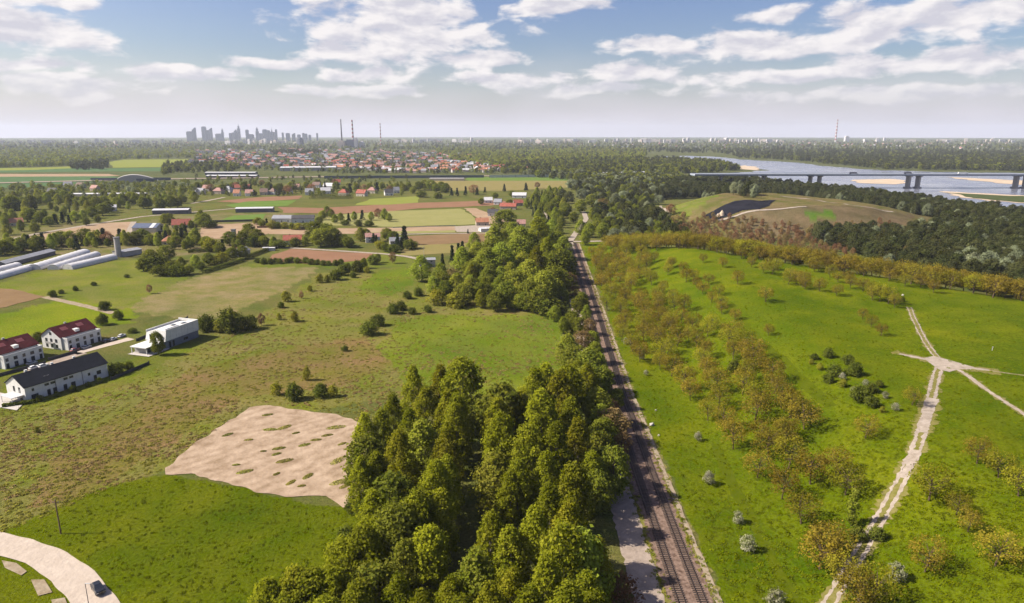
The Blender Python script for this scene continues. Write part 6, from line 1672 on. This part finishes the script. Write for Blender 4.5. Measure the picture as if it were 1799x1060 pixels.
setp(add('distant_houses', mesh_np('distant_houses', np.array(mv), mf, mats_far, mi=mm)), 'countless distant houses scattered towards the horizon', 'houses', kind='stuff')

# apartment blocks on the horizon
pm('block_white', (0.66, 0.62, 0.60)); pm('block_cream', (0.60, 0.50, 0.42))
def block_mesh(w, d, h, m_):
    mb = MB().box(-w / 2, w / 2, -d / 2, d / 2, -1, h, 0).box(-w * 0.15, w * 0.15, -d * 0.3, d * 0.3, h, h + 3, 0)
    for k in range(int(h // 6)): mb.box(-w / 2 + 2, w / 2 - 2, -d / 2 - 0.15, -d / 2 + 0.1, 2 + k * 6, 4.2 + k * 6, 1)
    return mb.mesh('apartment_block', m_, MAT['roof_grey'])
bms = [block_mesh(60, 14, 33, MAT['block_white']), block_mesh(26, 22, 46, MAT['block_white']), block_mesh(80, 14, 28, MAT['block_cream']), block_mesh(30, 20, 34, MAT['block_cream'])]
for (x0, x1, n, dist, gl) in [(905, 1360, 78, 8200, 'in the long row right of centre'), (1480, 1799, 26, 8600, 'right of the lone striped chimney'), (40, 330, 18, 7200, 'in the hazy woods left of the skyline'), (420, 560, 22, 7000, 'in the pale row below the skyline'), (700, 900, 22, 8000, 'in the faint row right of the power station')]:
    for k in range(n):
        a = rr_.uniform(x0, x1); u = (a - 899.5) / 1200.0; dd = dist * rr_.uniform(0.9, 1.12)
        setp(add('apartment_block', bms[int(rr_.integers(4))], loc=(u * dd / 0.98, dd, 0), rot=float(rr_.normal(0, 0.35)), scale=float(rr_.uniform(0.75, 1.15))), 'pale apartment block ' + gl, 'apartment block', 'apartment blocks ' + gl)

# ------------------------------------------------------------------ skyline
pm('tower_glass', (0.07, 0.095, 0.14), 0.5, 0.2, 0.05); pm('tower_grey', (0.11, 0.13, 0.17), 0.6, 0.2, 0.05)
SKY = [(333, 231, 9, 'block'), (340, 224.5, 5.5, 'slant'), (357.5, 222.5, 6.5, 'block'), (363, 229, 6, 'block'), (368.8, 225, 5.5, 'slant'), (384, 235, 9, 'block'), (390, 226, 3.6, 'step'), (404.5, 234, 4, 'block'), (411, 233, 8, 'block'), (414, 228, 8, 'step'), (418.2, 217.5, 4.2, 'spire'), (433.6, 228, 4.5, 'block'), (441, 236, 8, 'block'), (451, 224, 4.6, 'step'), (458, 234.5, 7, 'block'),
       (465, 227.6, 7, 'block'), (471, 229, 5, 'block'), (477, 225, 2.6, 'spire'), (478, 232, 9, 'block'), (484.8, 227.6, 3, 'block'), (496.5, 233, 3, 'block'), (505.5, 234, 6, 'block'), (515.5, 234, 5, 'slant'), (525, 236.5, 5, 'block'), (533, 234, 4, 'block'), (537.5, 235, 4, 'block'), (544, 237, 4, 'block'), (557, 234, 2.6, 'block')]
for i, (a, tp, w, kd) in enumerate(SKY):
    dd = 9500 + (i * 137 % 700)
    u = (a - 899.5) / 1200.0; v = (tp - 530) / 1200.0
    d = ray(a, tp); t = dd / d[1]; top = CAM_H + d[2] * t; wm = w / 1200.0 * t; X = d[0] * t
    mb = MB(); s = wm / 2; dp = s * 0.9
    if kd == 'block': mb.box(-s, s, -dp, dp, -1, top - 6).box(-s * 0.7, s * 0.7, -dp * 0.7, dp * 0.7, top - 6, top)
    elif kd == 'slant': mb.poly([(-s, -dp, -1), (s, -dp, -1), (s, dp, -1), (-s, dp, -1), (-s, -dp, top * 0.82), (s, -dp, top), (s, dp, top), (-s, dp, top * 0.82)], [(0, 3, 2, 1), (4, 5, 6, 7), (0, 1, 5, 4), (1, 2, 6, 5), (2, 3, 7, 6), (3, 0, 4, 7)])
    elif kd == 'step': mb.box(-s, s, -dp, dp, -1, top * 0.7).box(-s * 0.7, s * 0.7, -dp * 0.7, dp * 0.7, top * 0.7, top * 0.9).box(-s * 0.3, s * 0.3, -dp * 0.3, dp * 0.3, top * 0.9, top)
    else: mb.box(-s, s, -dp, dp, -1, top * 0.72).box(-s * 0.6, s * 0.6, -dp * 0.6, dp * 0.6, top * 0.72, top * 0.86).cyl((0, 0), s * 0.25, s * 0.05, top * 0.86, top + 8, 8)
    tw = empty('skyscraper', (X, dd, 0))
    mb.build('tower', MAT['tower_glass' if i % 2 else 'tower_grey'], tw)
    setp(tw, 'hazy %s skyscraper, %s from the left in the distant skyline' % ({'block': 'flat-topped', 'slant': 'slant-topped', 'step': 'stepped', 'spire': 'spired'}[kd], ordw[i]), 'skyscraper', 'skyline of the distant city')

# ------------------------------------------------------------------ power station and chimneys
pm('chimney_red', (0.36, 0.09, 0.08)); pm('chimney_white', (0.62, 0.60, 0.58)); pm('chimney_dark', (0.10, 0.09, 0.10))
def chimney(px, tp, dist, w, label, striped=True):
    d = ray(px, tp); t = dist / d[1]; top = CAM_H + d[2] * t; o = empty('chimney', (d[0] * t, dist, 0)); n = 14; r0 = w
    for k in range(n):
        a, b = k / n, (k + 1) / n
        m_ = MAT['chimney_dark'] if not striped else (MAT['chimney_red'] if k % 2 else MAT['chimney_white'])
        MB().cyl((0, 0), r0 * (1 - 0.45 * a), r0 * (1 - 0.45 * b), top * a - (1 if k == 0 else 0), top * b, 14).build('band', m_, o)
    MB().cyl((0, 0), r0 * 0.66, r0 * 0.66, top * 0.93, top * 0.945, 14).build('platform', MAT['steel_dark'], o)
    return setp(o, label, 'chimney')


chimney(598.4, 209.5, 5200, 6.5, 'tall dark chimney left of the striped power station chimney', False)
chimney(618.2, 211, 5200, 9.0, 'tall red and white striped power station chimney')
chimney(667.5, 216.5, 5600, 5.5, 'thin pale striped chimney right of the power station')
chimney(1472, 210, 8800, 11.0, 'red and white striped chimney alone on the right horizon')
def far_block(px, dist, w, h, mt, label, dome=False, name='power_station_hall', cat='industrial hall'):
    u = (px - 899.5) / 1200.0; X = u * dist / 0.98; o = empty(name, (X, dist, 0))
    mb = MB().box(-w / 2, w / 2, -20, 20, -1, h)
    if dome:
        for k in range(5): mb.cyl((0, 0), w * 0.45 * math.cos(k * 0.3), w * 0.45 * math.cos((k + 1) * 0.3), h + w * 0.4 * math.sin(k * 0.3), h + w * 0.4 * math.sin((k + 1) * 0.3), 16)
    else: mb.box(-w * 0.3, w * 0.3, -12, 12, h, h * 1.2)
    mb.build('hall', MAT[mt], o); return setp(o, label, cat)
far_block(613, 5150, 50, 42, 'block_cream', 'cream power station hall at the foot of the striped chimney'); far_block(628, 5200, 80, 48, 'tower_grey', 'dark power station hall right of the striped chimney')
far_block(638, 5100, 22, 60, 'block_white', 'white boiler tower of the power station'); far_block(648, 5120, 34, 34, 'block_white', 'white domed tank beside the power station', True)
far_block(541, 6000, 22, 55, 'block_white', 'white slab block in front of the skyline', name='slab_block', cat='building'); far_block(546, 6050, 26, 56, 'tower_grey', 'dark slab block beside the white one in front of the skyline', name='slab_block', cat='building')
far_block(1460, 8700, 50, 60, 'block_white', 'white boiler house left of the lone striped chimney')
far_block(765, 9500, 300, 32, 'block_white', 'wide pale hall on the horizon', False, 'exhibition_hall', 'hall')

# ------------------------------------------------------------------ bridge, motorway and traffic
BY = float(P(1600, 331)[1])
def bx_at(px): return (px - 899.5) / 1200.0 * BY / (CP + 0.1667 * SP)
zt = CAM_H + ray(1600, 306)[2] / ray(1600, 306)[1] * BY; zb = zt - 2.6
x0, x1 = bx_at(1215), bx_at(2050)
br = empty('motorway_bridge', ((x0 + x1) / 2, BY, 0)); cx = br.location.x
pm('bridge_blue', (0.25, 0.30, 0.37), 0.6); pm('bridge_grey', (0.40, 0.42, 0.46), 0.8)
MB().box(x0 - cx, x1 - cx, -16, 16, zb, zt - 1.2).build('girder', MAT['bridge_blue'], br)
dk = MB().box(x0 - cx, x1 - cx, -18, 18, zt - 1.197, zt).build('deck', MAT['bridge_grey'], br)
for s in (-1, 1): MB().box(x0 - cx, x1 - cx, s * 18 - 0.2, s * 18 + 0.2, zt + 0.003, zt + 1.0).build('parapet', MAT['bridge_blue'], dk)
for a in (1265, 1340, 1422, 1438, 1594, 1611, 1783, 1800, 1950):
    x = bx_at(a) - cx
    MB().box(x - 4.0, x + 4.0, -8, 8, -2, 2.5).box(x - 1.7, x + 1.7, -6, 6, 2.5, zb - 2.0).box(x - 3.0, x + 3.0, -9, 9, zb - 2.0, zb - 0.003).build('pier', MAT['concrete'], br)
setp(br, 'long low motorway bridge across the river', 'bridge')
def lorry(px, y0, z, cargo, L, label):
    o = empty('lorry', (bx_at(px), y0, z))
    MB().box(-L / 2, L / 2 - 2.8, -1.25, 1.25, 1.0, 4.0).build('cargo_box', MAT[cargo], o); cb = MB().box(L / 2 - 2.5, L / 2, -1.2, 1.2, 0.5, 3.2).build('cab', MAT['paint_white'], o)
    MB().box(L / 2 + 0.003, L / 2 + 0.05, -1.0, 1.0, 1.8, 2.8).build('windscreen', MAT['glass'], cb)
    for a in (-L / 2 + 1.5, -L / 2 + 3.0, L / 2 - 1.6):
        for b in (-1.1, 1.1): MB().poly([(a + 0.5 * math.cos(t), b + s * 0.15, 0.5 + 0.5 * math.sin(t)) for s in (-1, 1) for t in [2 * math.pi * i / 10 for i in range(10)]], [tuple(range(10)), tuple(range(19, 9, -1))] + [(10 + i, 10 + (i + 1) % 10, (i + 1) % 10, i) for i in range(10)]).build('wheel', MAT['rubber'], o)
    return setp(o, label, 'lorry', 'lorries on the bridge')
for (a, c, L_, lab) in [(1493, 'steel_dark', 16, 'dark lorry on the bridge above the left sandbar end'), (1588, 'steel_dark', 16, 'dark lorry on the bridge above the middle pier'), (1683, 'paint_white', 18, 'white lorry on the right part of the bridge')]:
    lorry(a, BY - 8, zt + 0.01, c, L_, lab)
ribbon('motorway', [P(a, b)[:2] for a, b in [(-300, 330), (250, 316), (400, 314), (560, 311.5), (860, 310), (1040, 309)]] + [(x0 - 5, BY)], 30, MAT['asphalt'], lift=1.2, step=15, jit=0.2, seed=8, wvar=0.0)
pm('barrier', (0.50, 0.50, 0.48)); pm('barrier_dark', (0.10, 0.12, 0.15))
def barrier(a, b, h, mt, label):
    A, B = P(*a), P(*b); rz, L = frame(A, B); o = empty('noise_barrier', (A[0], A[1], 0.0), rz); n = max(2, int(L // 30))
    for i in range(n): MB().box(i * L / n + 0.3, (i + 1) * L / n - 0.3, -0.3, 0.3, -0.5, h).build('panel', MAT[mt], o)
    for i in range(n + 1): MB().box(i * L / n - 0.3, i * L / n + 0.3, -0.5, 0.5, -0.5, h + 0.4).build('post', MAT['steel_dark'], o)
    return setp(o, label, 'noise barrier')
barrier((860, 312.5), (1040, 311), 6, 'barrier', 'pale noise barrier along the motorway right of centre'); barrier((570, 314), (850, 312.5), 6, 'barrier_dark', 'dark noise barrier along the motorway in the middle'); barrier((160, 318), (300, 317), 6, 'barrier_dark', 'dark noise barrier by the arched overpass')
# arched overpass at the far left
A, B = P(206, 321), P(280, 319); rz, L = frame(A, B); o = empty('arched_overpass', (A[0], A[1], 0), rz)
n = 14; v = [(L * i / n, y, 15.0 * math.sin(math.pi * (0.08 + 0.92 * i / n) ** 0.8) ** 0.8 if i < n else 0.0) for y in (0, 30) for i in range(n + 1)] + [(L * i / n, y, -0.5) for y in (0, 30) for i in range(n + 1)]
m = n + 1
f = [(i, i + 1, m + i + 1, m + i) for i in range(n)] + [(2 * m + i, 2 * m + i + 1, i + 1, i) for i in range(n)] + [(m + i, m + i + 1, 3 * m + i + 1, 3 * m + i) for i in range(n)]
MB().poly(v, f).build('vault', MAT['concrete'], o); MB().box(L * 0.45, L * 0.95, -0.15, -0.02, -0.3, 7).build('portal', MAT['barrier_dark'], o)
setp(o, 'pale arched overpass beside the far left fields', 'overpass')

# ================================================================== grass of the near meadows
def tuft(name, leaf, n, rad, h, seed, loc, label):
    r = np.random.default_rng(seed)
    t = r.uniform(0, 6.283, n); q = rad * np.sqrt(r.random(n))
    c = np.stack([q * np.cos(t), q * np.sin(t), 0.04 + h * r.random(n) * (1.1 - (q / rad) ** 2)], 1)
    v, f = cards(c, np.stack([np.cos(t) * 0.3, np.sin(t) * 0.3, np.full(n, 1.0)], 1), 0.16 * rad / 0.5, r, 0.45)
    me = mesh_np(name, v, f, (MAT[leaf],), attrs={'tint': ('FLOAT', np.repeat(r.uniform(0, 1, n), 4).astype(np.float32))})
    return setp(add(name, me, loc=loc), label, 'grass tuft')


MAT['tuft_green'] = leaf_mat('leaf_tuft_green', (0.092, 0.132, 0.002), (0.155, 0.178, 0.004), (0.165, 0.175, 0.004), hue=0.012, trans=0.2)
MAT['tuft_lawn'] = leaf_mat('leaf_tuft_lawn', (0.090, 0.120, 0.002), (0.132, 0.148, 0.004), (0.138, 0.146, 0.004), hue=0.012, trans=0.2)
MAT['tuft_olive'] = leaf_mat('leaf_tuft_olive', (0.170, 0.172, 0.014), (0.285, 0.255, 0.045), (0.28, 0.225, 0.05), hue=0.012, trans=0.2)
MAT['tuft_brown'] = leaf_mat('leaf_tuft_brown', (0.215, 0.145, 0.052), (0.34, 0.235, 0.10), (0.31, 0.22, 0.09), hue=0.012, trans=0.2)
g1 = tuft('grass_tuft', 'tuft_green', 26, 0.55, 0.40, 1, P(1500, 800), 'single green grass tuft on the right meadow'); g2 = tuft('grass_tuft', 'tuft_lawn', 26, 0.5, 0.3, 2, P(400, 960), 'single green grass tuft on the dark lawn')
g3 = tuft('grass_tuft', 'tuft_olive', 26, 0.6, 0.34, 3, P(430, 640), 'single olive grass tuft in the scrub meadow'); g4 = tuft('grass_tuft', 'tuft_brown', 26, 0.75, 0.36, 4, P(350, 690), 'single brown grass tuft in the scrub meadow')


def spread(name, poly, n, seed, srcs, label, lo, hi, clump=None, test=None):
    r = np.random.default_rng(seed); a = np.array(poly, float); lo_, hi_ = a.min(0), a.max(0)
    q = r.uniform(lo_, hi_, (n * 4, 2)); q = q[inpoly(q[:, 0], q[:, 1], poly)]
    u = (q[:, 0] - 899.5) / 1200.0; v = (q[:, 1] - 530) / 1200.0; dy = CP - v * SP; dz = SP + v * CP
    z = np.zeros(len(q))
    for _ in range(8):
        t = (CAM_H - z) / dz; z = 0.4 * z + 0.6 * height(u * t, dy * t)
    x, y = u * t, dy * t
    k = np.ones(len(x), bool)
    if clump is not None: k &= fbm(x / clump, y / clump, 3) > 0.5 + r.normal(0, 0.05, len(x))
    if test is not None: k &= test(x, y)
    x, y = x[k][:n], y[k][:n]
    return scatter(name, np.stack([x, y, height(x, y) - 0.03], 1), r.uniform(lo, hi, len(x)), srcs, label, 'grass')


def clear_of_paths(x, y, m=1.6):
    k = np.ones(len(x), bool)
    for o in COL.objects:
        if o.name.startswith(('wheel_track', 'footpath')):
            c = np.empty(len(o.data.vertices) * 3, np.float32); o.data.vertices.foreach_get('co', c); c = c.reshape(-1, 5, 3)[::2, 2, :2]
            for i in range(0, len(c)): k &= (x - c[i, 0]) ** 2 + (y - c[i, 1]) ** 2 > m ** 2
    return k


LOT = W([(285, 824), (330, 790), (440, 713), (480, 709), (618, 732), (665, 765), (640, 895), (618, 892), (500, 877), (285, 836)])
SCRUB = [(0, 760), (0, 720), (190, 690), (370, 600), (480, 545), (560, 485), (700, 480), (960, 555), (1000, 640), (700, 720), (290, 825), (190, 860), (0, 940)]
notlot = lambda x, y: ~inpoly(x, y, LOT)
spread('scrub_grass', SCRUB, 5000, 71, [g3], 'rough olive grass covering the scrub meadow', 0.5, 1.3, None, notlot)
spread('scrub_grass', SCRUB, 2800, 72, [g4], 'brown dry stalks in patches of the scrub meadow', 0.5, 1.3, 16.0, notlot)
spread('lawn_grass', [(60, 930), (120, 885), (200, 855), (290, 838), (400, 854), (500, 880), (640, 904), (620, 1000), (480, 1075), (250, 1075), (180, 1000)], 1100, 73, [g2], 'short dark green grass of the near lawn', 0.5, 1.2)
offpath = lambda x, y: (x - rail_x(y) > 9.5) & clear_of_paths(x, y)
spread('meadow_grass', [(1080, 560), (1250, 445), (1450, 480), (1799, 540), (1850, 700), (1850, 1080), (1280, 1080), (1150, 800)], 7000, 74, [g1], 'lush green grass of the right meadow', 0.5, 1.25, None, offpath)

ys = np.random.default_rng(5).uniform(110, 520, 1500); sd = np.where(np.random.default_rng(6).random(1500) < 0.5, -5.4, 5.3) + np.random.default_rng(7).normal(0, 0.7, 1500)
scatter('trackside_weeds', np.c_[rail_x(ys) + sd, ys, np.full(1500, 0.1)], np.random.default_rng(8).uniform(0.4, 1.1, 1500), [g3, g1], 'weeds growing along the edges of the ballast', 'weeds')

# ================================================================== labels: where a few look-alikes share a label, tell them apart by their place
from collections import defaultdict
by = defaultdict(list)
for o in COL.objects:
    if o.parent is None and 'label' in o and 'kind' not in o: by[o['label']].append(o)
def px_of(o): return o.location.x / max(1.0, o.location.y)
for lab, L_ in by.items():
    L_.sort(key=px_of); N_ = len(L_)
    if N_ < 2: continue
    m_ = 1 if N_ <= 30 else math.ceil(N_ / 29)
    parts_ = {1: [''], 2: [', left half', ', right half'], 3: [', left third', ', middle third', ', right third'], 4: [', first quarter', ', second quarter', ', third quarter', ', last quarter']}.get(m_) or [', %s fifth' % w for w in ('first', 'second', 'third', 'fourth', 'last')]
    m_ = len(parts_)
    for i, o in enumerate(L_):
        c = min(m_ - 1, i * m_ // N_); k = i - next(q for q in range(N_) if min(m_ - 1, q * m_ // N_) == c)
        if N_ == 2: o['label'] = lab + (', left of two' if i == 0 else ', right of two')
        elif i == 0: o['label'] = lab + ', leftmost'
        elif i == N_ - 1: o['label'] = lab + ', rightmost'
        else: o['label'] = lab + parts_[c] + ', %s from left' % ordw[min(k, len(ordw) - 1)]

# ================================================================== haze: the dusty air of the plain
hz = bpy.data.materials.new('haze'); hz.use_nodes = True
nt = hz.node_tree; nt.nodes.clear()
ou = nt.nodes.new('ShaderNodeOutputMaterial'); pv = nt.nodes.new('ShaderNodeVolumePrincipled')
pv.inputs['Color'].default_value = (0.77, 0.815, 0.97, 1); pv.inputs['Density'].default_value = 4.2e-5; pv.inputs['Anisotropy'].default_value = 0.1
nt.links.new(pv.outputs[0], ou.inputs['Volume'])
HB = 21500.0
setp(add('haze', MB().box(-HB, HB, -HB, HB, -3.0, 345.0).mesh('haze', hz)), 'thin pale haze lying over the whole plain', 'haze', kind='stuff')
